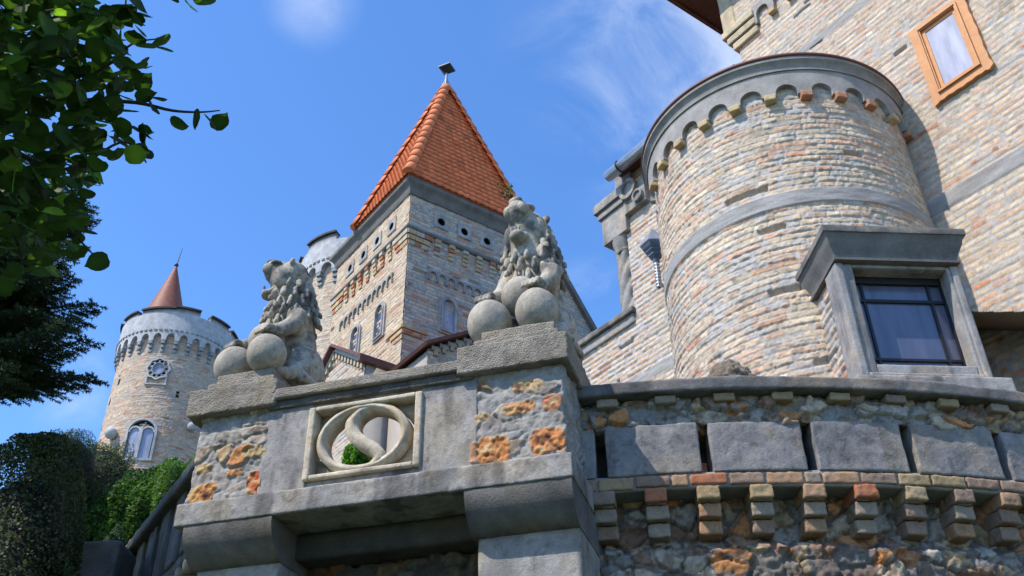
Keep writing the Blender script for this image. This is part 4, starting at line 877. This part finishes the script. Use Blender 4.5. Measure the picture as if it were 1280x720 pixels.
# round tower behind the square tower
BC = (-4.50, 24.58); BR = 1.8
b_t = thing('round_tower', 'pale round brick tower with grey corbelled crown behind the left side of the square tower', 'tower', (BC[0], BC[1], 0))
def btm(x, z, h): t = np.radians(x-90); return np.stack([BC[0]+(BR+h)*np.cos(t), BC[1]+(BR+h)*np.sin(t), z], 1)
mb = MB(); relief(mb, btm, -100, 40, 10.5, 18.4, .024, bricks(.24, .075, 37, smear=.35, ws=(9, 3, 6, 1.2, .3, 2, .5), jm=.008, mort=(.42, .40, .36)), xs=rad(1)*BR); P, F = lathe([(BR, 0), (BR, 18.3)], 48, 160, 400, c=BC); mb.add(P, F, (.4, .36, .28)); P, F = lathe([(BR-.02, 0), (BR-.02, 10.6)], 48, c=BC); mb.add(P, F, (.4, .36, .28)); part('brick_drum', mb, M_BRICK, b_t, True)
crown(b_t, BC, 1.97, 18.15, 19.2, 'b', 9, [(-100, -66, .10), (-52, -18, .24), (0, 30, .2), (50, 80, .2), (110, 140, .2), (160, 200, .2)], sp=16.)
mb = MB(); bc2 = (BC[0]+.9, BC[1]-.6); P, F = lathe([(.62, 19.2), (.62, 20.75), (.66, 20.8), (.62, 20.9), (.4, 21.05), (0, 21.1)], 30, c=bc2); mb.add(P, F, (.36, .365, .38))
tr_ = part('stair_turret', mb, M_CON, b_t, True)
for j in range(10):
    a = -170+j*26; mb = MB(); k2 = 180/math.pi/.62; P, F = prism([(a+x*k2, z) for x, z in [(-.09, 19.9), (.09, 19.9)]+arcpts(0, 20.45, .09, 0, 180, 8)], .60, .63); mb.add(P, F, fmap=cylmap(bc2, 0)); part('turret_opening', mb, M_DARK, tr_)

# ------------------------------------------------------------------ LEFT PARAPET going away from the balustrade
pd = np.array([-.5240, .8517, 0]); pn_ = np.array([.8517, .5240, 0]); PO = np.array([-2.73, 7.64, 0])
PM = fr(pd, pn_, PO)     # x along (away), y into the wall (left), z
lp_ = thing('garden_parapet', 'shaded grey terrace parapet with slots and corbels running back left of the balustrade', 'wall', PO+pd*1.5)
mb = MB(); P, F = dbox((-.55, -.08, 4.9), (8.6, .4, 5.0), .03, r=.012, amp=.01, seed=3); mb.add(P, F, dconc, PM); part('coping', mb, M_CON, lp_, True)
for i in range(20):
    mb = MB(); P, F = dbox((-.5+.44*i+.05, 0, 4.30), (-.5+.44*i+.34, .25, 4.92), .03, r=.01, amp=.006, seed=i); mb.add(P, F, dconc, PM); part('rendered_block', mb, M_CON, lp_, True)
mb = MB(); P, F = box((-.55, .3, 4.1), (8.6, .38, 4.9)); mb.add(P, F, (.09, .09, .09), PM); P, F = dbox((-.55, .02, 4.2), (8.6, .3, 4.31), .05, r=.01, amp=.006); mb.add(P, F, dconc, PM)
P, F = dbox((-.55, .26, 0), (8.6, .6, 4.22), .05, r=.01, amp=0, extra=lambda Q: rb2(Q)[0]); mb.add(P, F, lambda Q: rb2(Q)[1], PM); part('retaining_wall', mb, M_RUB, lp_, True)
for i in range(38):
    mb = MB()
    for k_, (y, z) in enumerate(((0, 4.10), (.07, 3.98), (.14, 3.86))): P, F = dbox((-.45+.22*i, y, z), (-.45+.22*i+.10, .3, z+.1), .05, r=.012, amp=.004, seed=i); mb.add(P, F, concrete((.26, .22, .18), .3, 6, i), PM)
    part('corbel', mb, M_BRICK, lp_, True)

# ================================================================== LIONS
DG = bpy.context
def remeshed(name, blobs, voxel, disp, colf, M, parent, smooth_it=0):
    """union of ellipsoids grown into one continuous sculpted surface"""
    mbx = MB()
    for (P, F) in blobs: mbx.add(P, F)
    tmp = part('tmp_'+name, mbx, M, None); md = tmp.modifiers.new('r', 'REMESH'); md.mode = 'VOXEL'; md.voxel_size = voxel; md.use_smooth_shade = True
    if smooth_it: sm = tmp.modifiers.new('s', 'SMOOTH'); sm.factor = .5; sm.iterations = smooth_it
    dg = bpy.context.evaluated_depsgraph_get(); ev = tmp.evaluated_get(dg); me = bpy.data.meshes.new_from_object(ev)
    n = len(me.vertices); P = np.zeros(n*3); me.vertices.foreach_get('co', P); P = P.reshape(-1, 3); Nn = np.zeros(n*3); me.vertex_normals.foreach_get('vector', Nn) if hasattr(me, 'vertex_normals') else None; Nn = Nn.reshape(-1, 3)
    P2 = P+Nn*disp(P)[:, None]; me.vertices.foreach_set('co', P2.ravel())
    for a_ in list(me.color_attributes): me.color_attributes.remove(a_)
    ca = me.color_attributes.new('Col', 'FLOAT_COLOR', 'POINT'); ca.data.foreach_set('color', np.concatenate([colf(P), np.ones((n, 1))], 1).ravel())
    me.polygons.foreach_set('use_smooth', np.ones(len(me.polygons), bool)); me.materials.clear(); me.materials.append(M); me.name = name
    old = tmp.data; bpy.data.objects.remove(tmp); bpy.data.meshes.remove(old)
    o = bpy.data.objects.new(name, me); COL.objects.link(o); o.parent = parent; return o
def rotm(ax, ang):
    return np.array(Matrix.Rotation(ang, 3, Vector(ax)))
def ell(c, r, d=None, n=12):   # ellipsoid whose z axis points along d
    R_ = None
    if d is not None: R_ = np.array(Vector((0, 0, 1)).rotation_difference(Vector(d)).to_matrix())
    return sphere(c, r, n, R_)
def limb(pts, rs, n=14):
    pts = crom(pts, 5); rr = np.interp(np.linspace(0, 1, len(pts)), np.linspace(0, 1, len(rs)), rs); return [sphere(p, r, 8) for p, r in zip(pts, rr)]
def lion_blobs(yaw=0.):
    B = []
    B += [ell((-.17, 0, .22), (.18, .19, .21)), ell((-.12, 0, .40), (.17, .18, .22)), ell((-.07, 0, .54), (.165, .18, .19)), ell((-.05, 0, .66), (.155, .17, .15))]
    for s in (-1, 1):
        B += [ell((-.13, s*.16, .19), (.17, .095, .19))]
        B += limb([(-.06, s*.21, .15), (.05, s*.235, .07), (.12, s*.235, .035)], [.07, .05, .045])
        B += [ell((.15, s*.235, .03), (.065, .05, .035))]
        B += [ell((.0, s*.15, .54), (.10, .075, .13))]
        px_, pz_ = .25, .325
        B += limb([(.01, s*.17, .55), (.07, s*.185, .46), (.16, s*.185, .385), (px_-.02, s*.18, pz_+.02)], [.078, .066, .053, .047])
        B += [ell((px_+.005, s*.18, pz_), (.06, .058, .036))]
        for t in range(4):
            yy = s*.18+(t-1.5)*.033; B += limb([(px_+.03, yy, pz_+.010), (px_+.068, yy, pz_-.002), (px_+.09, yy, pz_-.034)], [.018, .020, .015])
    B += limb([(-.04, 0, .68), (-.02, 0, .78), (.01, 0, .86)], [.16, .145, .135])
    nh = len(B)
    hc = np.array((.03, 0, .935)); mz = np.array((.80, 0, .60)); jw = np.array((.93, 0, -.36))
    B += [ell(hc, (.118, .112, .112)), ell(hc+np.array((-.03, 0, .02)), (.11, .118, .11))]
    B += limb([hc+mz*.05, hc+mz*.09, hc+mz*.125], [.086, .078, .070])
    B += [ell(hc+mz*.150+np.array((.012, 0, .040)), (.026, .046, .024))]
    B += limb([hc+mz*.05+np.array((-.01, 0, .066)), hc+mz*.14+np.array((-.0, 0, .052))], [.038, .030])
    for s in (-1, 1):
        B += [ell(hc+mz*.135+np.array((.014, s*.044, -.016)), (.046, .038, .040))]
        B += [ell(hc+np.array((.075, s*.062, .094)), (.042, .036, .017))]
        B += [ell(hc+np.array((.106, s*.056, .060)), (.015, .017, .015))]
        B += [ell(hc+np.array((.02, s*.098, -.03)), (.055, .036, .075))]
        B += [ell(hc+np.array((-.045, s*.112, .07)), (.018, .026, .028))]
        B += [ell(hc+mz*.145+np.array((.012, s*.032, -.058)), (.010, .010, .026))]
    j0 = hc+np.array((.0, 0, -.060))
    B += [ell(j0+jw*q, (.030, wq, .040), jw) for q, wq in ((.02, .068), (.06, .062), (.095, .056), (.12, .050))]; B += [ell(j0+jw*.142+np.array((0, 0, .010)), (.028, .044, .030))]
    B += [ell(j0+jw*.142+np.array((.010, s*.026, .046)), (.009, .009, .018)) for s in (-1, 1)]
    HS = 1.2; cy_, sy_ = math.cos(yaw), math.sin(yaw); RM = np.array([[cy_, -sy_, 0], [sy_, cy_, 0], [0, 0, 1.]])
    B[nh:] = [((hc+((np.array(P)-hc)*HS)@RM.T), F) for P, F in B[nh:]]
    r2 = random.Random(3)
    tiers = [((-.02, 0, .845), .150, .160, 13, .085, .037), ((-.035, 0, .765), .165, .178, 13, .095, .038), ((-.055, 0, .69), .172, .192, 13, .10, .038), ((-.06, 0, .615), .178, .200, 13, .10, .038), ((-.07, 0, .535), .178, .195, 13, .095, .036), ((-.06, 0, .46), .160, .15, 12, .085, .034)]
    for ti, (c, rx_, ry_, n, ln_, w_) in enumerate(tiers):
        for i in range(n):
            t = rad(-180+360*(i+.5*(ti % 2))/n)
            if ti <= 1 and abs(t-yaw) < rad((66, 40)[ti]): continue
            if ti >= 4 and abs(t) > rad(70): continue
            if ti == 5 and abs(t) > rad(45): continue
            x, y = rx_*math.cos(t), ry_*math.sin(t)
            d = np.array((math.cos(t)*.25+r2.uniform(-.12, .12), math.sin(t)*.25+r2.uniform(-.18, .18), -1.))
            p = np.array((c[0]+x, c[1]+y, c[2]+r2.uniform(-.012, .012)))+np.array((math.cos(t), math.sin(t), 0))*.012; sc_ = r2.uniform(.85, 1.1)
            B.append(ell(p, (w_*.70*sc_, w_*.52*sc_, ln_*.58), d, 10)); B.append(ell(p+d*ln_*.42+np.array((math.cos(t), math.sin(t), 0))*.020, (w_*.42, w_*.40, ln_*.28), d, 8))
    for i in range(11):
        q = rad(-100+20*i); B.append(ell((hc[0]-.05, .115*math.sin(q), hc[2]+.01+.10*math.cos(q)), (.045, .030, .034), (-.9, math.sin(q)*.4, math.cos(q)*.4), 8)); B.append(ell((hc[0]-.10, .125*math.sin(q), hc[2]-.02+.09*math.cos(q)), (.045, .034, .036), (-.9, math.sin(q)*.4, -.3), 8))
    for i in range(4):
        for s in (-1, 0, 1): B.append(ell((-.14-.012*i, s*.07, .90-.085*i), (.045, .045, .06), (-.4, s*.2, -1), 8))
    B += limb([(-.30, 0, .08), (-.33, .12, .05), (-.24, .24, .04), (-.12, .27, .04), (-.02, .27, .05)], [.032, .03, .028, .028, .04])
    return B
lcol = concrete((.42, .385, .315), .45, 7, 2, (.25, .225, .18), .45, .4)
def lion_col(P):
    c = lcol(P); n = fbm(P*9, 3, 8); return mixc(c, np.tile([.115, .11, .10], (len(P), 1)), np.clip(ss(.50, .66, n+.16*(P[:, 2]-.55))*.85, 0, 1))
def lion_disp(P): return .003*(fbm(P*28, 3, 3)-.5)+.003*(fbm(P*np.array([60, 60, 18]), 2, 5)-.5)
PEDZ = 5.36
lionA = thing('lion_statue', 'weathered stone lion sitting on the right pedestal, roaring upwards, paws on stone balls', 'statue', EG(np.array([[-1.585, 6.12, PEDZ]]))[0], 'stone lions on the balustrade')
body = remeshed('lion_body', lion_blobs(), .0048, lion_disp, lion_col, M_LION, lionA, 0)
balls = [((.26, .185, .140), .142), ((.27, -.165, .150), .150), ((.15, .01, .35), .135)]
def bcol(P):
    c = concrete((.40, .37, .31), .3, 8, 3, (.36, .32, .25), .1)(P); n = fbm(P*70, 2, 4); n2 = fbm(P*4, 3, 7); return mixc(c*(.75+.5*n)[:, None], np.tile([.2, .19, .17], (len(P), 1)), ss(.5, .72, n2)*.5)
for (c, r_) in balls:
    P, F = sphere((0, 0, 0), r_, 30); P = np.array(P); P = P*(1+.06*(fbm(P*9, 3, 2)-.5)+.02*(fbm(P*50, 2, 3)-.5))[:, None]
    mbx = MB(); mbx.add(P+np.array(c), F, bcol); e0 = thing('t', '', ''); o = part('stone_ball', mbx, M_LION, e0, True); o.parent = lionA; bpy.data.objects.remove(e0)
def face(vec): return math.atan2(vec[1], vec[0])
fA = -gg*.97-ee*.24; lionA.rotation_euler = (0, 0, face(fA)); lionA.scale = (1.12, 1.12, 1.24)
lionB = lionA.copy(); COL.objects.link(lionB)
remeshed('lion_body', lion_blobs(rad(-52)), .0048, lion_disp, lion_col, M_LION, lionB, 0)
for ch in list(lionA.children):
    if 'ball' in ch.name: c = ch.copy(); COL.objects.link(c); c.parent = lionB
lionB['label'] = 'weathered stone lion in profile on the left pedestal, clasping stone balls'
lionB.location = Vector(EG(np.array([[-3.67, 6.06, 5.36]]))[0]); fB = -gg*.93-ee*.37; lionB.rotation_euler = (0, 0, face(fB)); lionB.scale = (1.06, 1.06, 1.14)

# ================================================================== VEGETATION
def leaf_cards(centers, size, col, colv, rs, flat=None, aspect=.6, curl=0., clump=None):
    """quads: one small folded leaf per centre"""
    n = len(centers); d = rs.normal(size=(n, 3)); d /= np.linalg.norm(d, axis=1)[:, None]
    if flat is not None: d = d*.7+flat*.7; d /= np.linalg.norm(d, axis=1)[:, None]
    q = rs.normal(size=(n, 3)); x = np.cross(d, q); x /= np.linalg.norm(x, axis=1)[:, None]; y = np.cross(d, x)
    s = size*(.6+.8*rs.rand(n))[:, None]; w = s*aspect*.5
    P = np.stack([centers-x*s*.5, centers+y*w-d*w*.2, centers+x*s*.5, centers-y*w-d*w*.2], 1).reshape(-1, 3)
    F = np.arange(4*n).reshape(-1, 4); c = np.array(col)*(1-colv+2*colv*rs.rand(n))[:, None]
    if clump is not None: c = c*(.6+.8*fbm(centers*clump, 2, 4))[:, None]
    c = c*(1+rs.normal(size=(n, 3))*.08); C = np.repeat(np.clip(c, .002, 1), 4, 0)
    return P, F, C
def addraw(mb, P, F, C): mb.P.append(P); mb.F.append(F+mb.n); mb.C.append(C); mb.n += len(P)
# -- broadleaf (linden) boughs entering from the upper left
TB = np.array([-3.9, 3.2, 0])
tree = thing('linden_tree', 'broadleaf tree with rounded dark green leaves hanging into the top left corner', 'tree', TB)
rs = np.random.RandomState(5)
def linden_leaf(mb, c, size, x, nrm, col):
    y = np.cross(nrm, x); k = 9; L_ = [(-.5, 0)]; R_ = []
    prof = [(-.52, .0), (-.55, .18), (-.42, .36), (-.2, .46), (.02, .45), (.2, .36), (.34, .22), (.44, .1), (.56, 0)]
    P = []; 
    for (a, b) in prof:
        a2 = a+rs.uniform(-.02, .02); b2 = b*(1+rs.uniform(-.07, .07)); P.append(c+size*(x*a2+y*b2+nrm*(.22*b2+.10*a2*a2)))
    for (a, b) in prof[::-1][1:-1]:
        a2 = a+rs.uniform(-.02, .02); b2 = b*(1+rs.uniform(-.07, .07)); P.append(c+size*(x*a2-y*b2+nrm*(.22*b2+.10*a2*a2)))
    mid_ = [c+size*x*a for a in (-.35, -.1, .15, .35)]
    n0 = len(P); P += mid_
    N_ = n0
    F4 = [(0, 1, 2, N_), (2, 3, N_+1, N_), (3, 4, 5, N_+1), (5, 6, N_+2, N_+1), (6, 7, N_+3, N_+2), (8, N_+3, 7, 7)]
    F = [(0, 1, 2, N_), (N_, 2, 3, N_+1), (N_+1, 3, 4, N_+2), (N_+2, 4, 5, 6), (N_+2, 6, 7, N_+3), (N_+3, 7, 8, 9), (N_+3, 9, 10, N_+2), (N_+2, 10, 11, 12), (N_+1, N_+2, 12, 13), (N_, N_+1, 13, 14), (0, N_, 14, 15)]
    mb.P.append(np.array(P)); mb.F.append(np.array(F)+mb.n); cc_ = np.tile(col, (len(P), 1))*rs.uniform(.8, 1.2, (len(P), 1)); cc_[len(P)-4:] *= 1.35; mb.C.append(cc_); mb.n += len(P)
mb = MB(); br = MB()
def rleaf(p, size=None, bright=False):
    size = size or rs.uniform(.05, .088)
    n_ = rs.normal(size=3)*.55+np.array([0.1, -.35, .75]); n_ /= np.linalg.norm(n_); x = np.cross(n_, rs.normal(size=3)); x[2] -= .5; x -= n_*(x@n_); x /= np.linalg.norm(x)
    col = np.array([.028, .058, .013])*rs.uniform(.5, 1.4) if not bright else np.array([.12, .22, .03]); linden_leaf(mb, p, size, x, n_, col)
regs = [((-40, 20), (150, 95), 330, 3.2, 5.0), ((50, 90), (115, 105), 300, 3.4, 5.0), ((130, 80), (55, 75), 70, 3.5, 4.5), ((25, 190), (100, 110), 300, 3.4, 5.0), ((10, 290), (95, 65), 200, 3.5, 5.2), ((-60, 200), (90, 220), 250, 3.2, 5.0), ((70, 250), (45, 75), 60, 3.5, 4.6), ((110, 20), (75, 30), 60, 3.5, 4.6), ((155, 175), (30, 30), 14, 3.6, 4.2)]
for ((cx_, cy_), (rx_, ry_), n_, d0, d1) in regs:
    n_ = int(n_*.95)
    for i in range(n_):
        t = rs.uniform(0, 6.283); r_ = rs.uniform(0, 1)**.5; px, py = cx_+rx_*r_*math.cos(t), cy_+ry_*r_*math.sin(t)
        if px > 118 and py < 12 and px < 150: continue
        rleaf(at(px, py, rs.uniform(d0, d1)), bright=rs.rand() < .07)
for (px, py) in [(168, 48), (202, 52), (203, 62), (178, 80), (147, 193), (176, 193), (152, 158), (197, 125), (224, 156), (243, 150), (262, 152), (276, 152), (235, 6), (225, -8), (258, 2), (214, -6), (102, 318), (108, 290), (121, 328), (68, 318), (190, 135), (183, 120), (176, 165), (160, 140), (140, 60), (165, 20), (150, 12)]:
    rleaf(at(px, py, 3.9+rs.uniform(-.05, .05)), rs.uniform(.070, .088), bright=(px, py) == (235, 6))
# the canopy above the picture, which shades these boughs
for i in range(4200):
    p = np.array([rs.uniform(-6.2, -1.15), rs.uniform(.4, 4.2), 0]); p[2] = rs.uniform(4.6, 6.6)
    d = p-CAM; zc = d@_F; yy = 360-FPX*(d@CU)/zc if zc > 0 else -999; xx = 640+FPX*(d@CR)/zc if zc > 0 else 0
    if zc > 0 and yy > -25 and xx > -40: continue
    rleaf(p, rs.uniform(.10, .15))
part('crown', mb, M_LEAF, tree)
tw = [[(-160, 130), (-40, 150), (60, 120), (130, 85), (165, 55), (200, 48)], [(60, 120), (110, 125), (170, 128), (215, 138), (250, 140), (275, 138)], [(-40, 150), (40, 200), (90, 210), (150, 178), (175, 190)], [(40, 200), (60, 260), (90, 290), (120, 322)], [(-60, 40), (30, 20), (80, 10), (150, -10), (235, -20)], [(-60, 40), (20, 60), (90, 70), (140, 30)], [(-40, 150), (-10, 220), (20, 300), (30, 330)]]
for t in tw:
    pts = crom([at(x, y, 3.95+.06*i*0) for i, (x, y) in enumerate(t)], 5); P, F = tube(pts, np.linspace(.011, .0025, len(pts)), 5); br.add(P, F)
root = [TB, TB+np.array([.05, .0, 1.6]), TB+np.array([0, .1, 3.2]), TB+np.array([-.1, .2, 5.2])]
P, F = tube(crom(root, 6), np.linspace(.20, .09, 19), 12); br.add(P, F)
for t in (0, 4):
    e_ = at(*tw[t][0], 3.95); P, F = tube(crom([root[2], (root[2]+e_)/2+np.array([0, 0, .12]), e_], 6), np.linspace(.07, .012, 13), 8); br.add(P, F)
for q in range(7):
    e_ = np.array([rs.uniform(-5.5, -2), rs.uniform(1.2, 4), rs.uniform(5, 6.2)]); P, F = tube(crom([root[2]+np.array([0, 0, .3]), (root[2]+e_)/2+np.array([0, 0, .4]), e_], 5), np.linspace(.06, .01, 11), 6); br.add(P, F)
part('trunk', br, M_BARK, tree, True)
# -- spruce
SB = np.array([-6.9, 8.8, 0])
sp_ = thing('spruce_tree', 'dark spruce with drooping needle boughs at the left edge below the broadleaf boughs', 'tree', SB)
mb = MB(); br = MB()
def needle_twig(a, b, nl=.026, dens=520):
    a = np.array(a); b = np.array(b); L_ = np.linalg.norm(b-a); t = (b-a)/L_; n = int(L_*dens); s = rs.rand(n)[:, None]; base = a+(b-a)*s
    d = rs.normal(size=(n, 3)); d -= (d@t)[:, None]*t; d /= np.linalg.norm(d, axis=1)[:, None]; d = d+t*.8; d /= np.linalg.norm(d, axis=1)[:, None]
    w = np.cross(d, rs.normal(size=(n, 3))); w = w/np.linalg.norm(w, axis=1)[:, None]*.0038; e = base+d*nl*(.7+.5*rs.rand(n))[:, None]
    P = np.stack([base-w, base+w, e+w*.4, e-w*.4], 1).reshape(-1, 3); c = np.array([.045, .075, .038])*(.5+rs.rand(n))[:, None]
    addraw(mb, P, np.arange(4*n).reshape(-1, 4), np.repeat(c, 4, 0))
def bough(a, b, width=.28, droop=.04):
    a = np.array(a); b = np.array(b); L_ = np.linalg.norm(b-a); n = max(4, int(L_/.055)); t = (b-a)/L_; side = np.cross(t, (0, 0, 1)); side /= np.linalg.norm(side)
    pts = [a+(b-a)*i/n+np.array([0, 0, -droop*L_*(i/n)**2]) for i in range(n+1)]; P, F = tube(pts, np.linspace(.012, .003, n+1), 5); br.add(P, F)
    for i in range(1, n+1):
        for s in (-1, 1):
            l_ = width*(1-.75*(i/n))*rs.uniform(.6, 1.1)+.04; dd = side*s*.75+t*.65+np.array([0, 0, rs.uniform(-.35, .0)]); dd /= np.linalg.norm(dd); e = pts[i]+dd*l_; needle_twig(pts[i], e)
            if l_ > .13:
                m_ = pts[i]+dd*l_*.5; needle_twig(m_, m_+(t*.8+side*s*.1+np.array([0, 0, -.2]))*l_*.5)
    needle_twig(pts[-2], pts[-1]+t*.05)
ends = [(118, 375), (100, 395), (70, 400), (112, 420), (75, 430), (85, 400), (118, 466), (90, 462), (60, 450), (30, 450), (70, 470), (108, 250), (100, 275), (95, 220), (112, 265), (80, 360), (50, 380), (30, 420), (20, 470), (60, 330), (90, 340), (10, 450), (40, 440), (95, 300), (65, 350), (30, 350), (15, 390)]
for (px, py) in ends:
    dist = rs.uniform(8.6, 9.8); e = at(px, py, dist); s_ = np.array([SB[0]+rs.uniform(-.3, .3), SB[1]+rs.uniform(-.2, .4), e[2]+rs.uniform(.1, .5)]); m_ = e+(s_-e)*min(.62, 1.3/np.linalg.norm(s_-e)); bough(m_, e, rs.uniform(.30, .44)); P, F = tube([s_, m_], [.02, .012], 5); br.add(P, F)
for i in range(34):
    e = at(rs.uniform(-60, 55), rs.uniform(190, 385), rs.uniform(8.8, 10.)); s_ = np.array([SB[0], SB[1], e[2]+.4]); bough(e+(s_-e)*.5, e, .42)
P, F = tube([SB, SB+np.array([0, 0, 10.5])], [.2, .08], 10); br.add(P, F)
part('foliage', mb, M_NEEDLE, sp_); part('trunk', br, M_BARK, sp_, True)
# -- clipped and loose shrubs
def shell(c, r, n, rs_, power=2.6, zmin=None, thick=.10, bump_=.06):
    d = rs_.normal(size=(n, 3)); d /= np.linalg.norm(d, axis=1)[:, None]; k = (np.abs(d)**power).sum(1)**(-1/power); P = d*k[:, None]*np.array(r)
    f = 1+bump_*(fbm(P*3.2, 3, 3)-.5)*2-thick*rs_.rand(n)**2; P = P*f[:, None]+np.array(c)
    if zmin is not None: P = P[P[:, 2] > zmin]
    return P, d
def shrub(name, label, cat, c, r, n, size, col, power=2.6, bump_=.06, thick=.1, aspect=.6, colv=.4, group=None, z0=0, clump=4.):
    t = thing(name, label, cat, (c[0], c[1], z0), group); P, d = shell(c, r, n, rs, power, None, thick, bump_); P0, F0, C0 = leaf_cards(P, size, col, colv, rs, d, aspect, clump=clump)
    mbx = MB(); addraw(mbx, P0, F0, C0); part('foliage', mbx, M_HEDGE, t)
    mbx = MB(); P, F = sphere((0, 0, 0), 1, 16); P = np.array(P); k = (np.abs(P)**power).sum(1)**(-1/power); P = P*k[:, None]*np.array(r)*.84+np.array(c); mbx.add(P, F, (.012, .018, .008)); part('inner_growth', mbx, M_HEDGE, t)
    mbx = MB(); P, F = tube([(c[0], c[1], z0-.1), (c[0], c[1], c[2])], [.09, .05], 8); mbx.add(P, F); part('stem', mbx, M_BARK, t); return t
yc = at(30, 650, 9.2)
shrub('clipped_yew', 'very dark round-topped clipped yew at the lower left edge', 'shrub', (yc[0], yc[1], 2.72), (.52, .52, 2.72), 60000, .030, (.06, .075, .035), 2.9, .03, .07, z0=0, clump=6)
jc = at(126, 600, 13.5)
shrub('juniper_bush', 'loose olive-green conifer bush between the dark clipped yew and the distant round tower', 'bush', (jc[0], jc[1], jc[2]-.30), (.48, .5, .80), 26000, .035, (.065, .085, .035), 2., .38, .35, aspect=.25, z0=4.15)
shrub('juniper_bush', 'small dark conifer bush just behind the top of the clipped yew', 'bush', tuple(at(80, 585, 12.5)-np.array([0, 0, .2])), (.45, .45, .65), 20000, .035, (.045, .065, .03), 2., .38, .35, aspect=.25, z0=4.15)
# long hedge on the terrace
hd_ = thing('garden_hedge', 'bright green leafy hedge on the terrace in front of the distant round tower', 'hedge', (-4.6, 11.4, 4.15))
ha, hb = at(85, 690, 12.6), at(262, 625, 12.2)
n_ = 60000; t = rs.rand(n_)[:, None]; base = ha+(hb-ha)*t; ang = rs.uniform(0, 6.283, n_); R_ = (.62*(1+.35*(fbm(np.stack([t[:, 0]*9, ang*1.2, ang*0], 1), 3, 4)-.5)*2)*(1-.25*rs.rand(n_)**2))[:, None]
P = base+np.stack([0*ang, np.cos(ang), np.sin(ang)*1.05], 1)*R_-np.array([0, 0, .12]); P = P[P[:, 2] > 4.15]
P0, F0, C0 = leaf_cards(P, .045, (.07, .15, .03), .45, rs, np.stack([0*P[:, 0], 0*P[:, 0]-.5, 0*P[:, 0]+.6], 1), .35, clump=3.); mb = MB(); addraw(mb, P0, F0, C0); part('foliage', mb, M_HEDGE, hd_)
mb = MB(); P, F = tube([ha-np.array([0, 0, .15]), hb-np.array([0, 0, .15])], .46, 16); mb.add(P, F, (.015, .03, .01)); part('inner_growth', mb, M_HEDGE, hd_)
for k_ in range(5): mb = MB(); q = ha+(hb-ha)*(k_+.5)/5; P, F = tube([(q[0], q[1], 4.1), (q[0], q[1], q[2])], .03, 6); mb.add(P, F); part('stem', mb, M_BARK, hd_)
# cone-shaped topiary
ct = at(150, 652, 10.6)
cb_ = thing('cone_topiary', 'pointed clipped green bush in front of the bright hedge', 'shrub', (ct[0], ct[1], 4.15))
n_ = 26000; h_ = rs.rand(n_)**.6*1.5; a_ = rs.uniform(0, 6.283, n_); r_ = (h_*.52*(1-.08*rs.rand(n_)))
P = np.stack([ct[0]+r_*np.cos(a_), ct[1]+r_*np.sin(a_), ct[2]-h_], 1); d = np.stack([np.cos(a_), np.sin(a_), .6+0*a_], 1); P0, F0, C0 = leaf_cards(P, .03, (.035, .075, .025), .35, rs, d, .5, clump=5.); mb = MB(); addraw(mb, P0, F0, C0); part('foliage', mb, M_HEDGE, cb_)
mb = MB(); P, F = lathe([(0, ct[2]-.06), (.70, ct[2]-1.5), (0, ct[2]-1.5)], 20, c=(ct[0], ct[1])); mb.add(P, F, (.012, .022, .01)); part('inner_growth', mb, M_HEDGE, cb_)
# stone post beside the parapet
po = at(133, 705, 9.6)
mb = MB(); P, F = dbox((po[0]-.16, po[1]-.2, 2.0), (po[0]+.16, po[1]+.25, po[2]+.14), .03, r=.015, amp=.01); mb.add(P, F, dconc); solo('stone_post', mb, M_CON, 'plain grey stone post in front of the pointed clipped bush', 'post', (po[0], po[1], 2.0), smooth=True)
# shrub seen through the tracery
sc_ = at(450, 578, 8.6)
shrub('leafy_shrub', 'bright green shrub seen through the opening of the stone tracery', 'shrub', (sc_[0], sc_[1], sc_[2]), (.14, .2, .14), 2500, .05, (.10, .26, .03), 2., .3, .4, z0=4.15)
# tiny plant growing from the roof hip
pp = at(633, 240, 21.6)
mb = MB(); P = pp+rs.normal(size=(60, 3))*np.array([.10, .1, .13]); P0, F0, C0 = leaf_cards(P, .08, (.06, .09, .03), .4, rs); addraw(mb, P0, F0, C0)
rw_ = thing('roof_weed', 'tiny weed sprouting from the right hip of the orange roof', 'plant', pp-np.array([0, 0, .4])); part('foliage', mb, M_HEDGE, rw_)
mb = MB(); P, F = tube([pp-np.array([.12, 0, .45]), pp], .015, 5); mb.add(P, F, (.05, .06, .03)); part('stem', mb, M_HEDGE, rw_)
# little carved finial figure behind the roof's left slope
fp = at(459, 280, 23.5)
sf = thing('carved_finial', 'tiny grey carved figure peeping over the left slope of the orange roof', 'statue', (fp[0], fp[1], 0))
mb = MB(); P, F = lathe([(.12, 0), (.12, fp[2]), (.2, fp[2]+.03), (.2, fp[2]+.1)], 10, c=(fp[0], fp[1])); mb.add(P, F, (.3, .3, .3)); part('post', mb, M_CON, sf)
blb = [ell(fp+np.array([0, 0, .22]), (.13, .12, .2)), ell(fp+np.array([0, 0, .45]), (.09, .09, .14)), ell(fp+np.array([.0, 0, .64]), (.07, .07, .09)), ell(fp+np.array([-.14, 0, .3]), (.07, .07, .12)), ell(fp+np.array([.13, 0, .33]), (.06, .06, .1)), ell(fp+np.array([-.1, 0, .45]), (.05, .05, .06))]
mb = MB()
for P, F in blb: mb.add(P, F, (.33, .32, .3))
part('figure', mb, M_CON, sf, True)
S.render.engine = 'CYCLES'
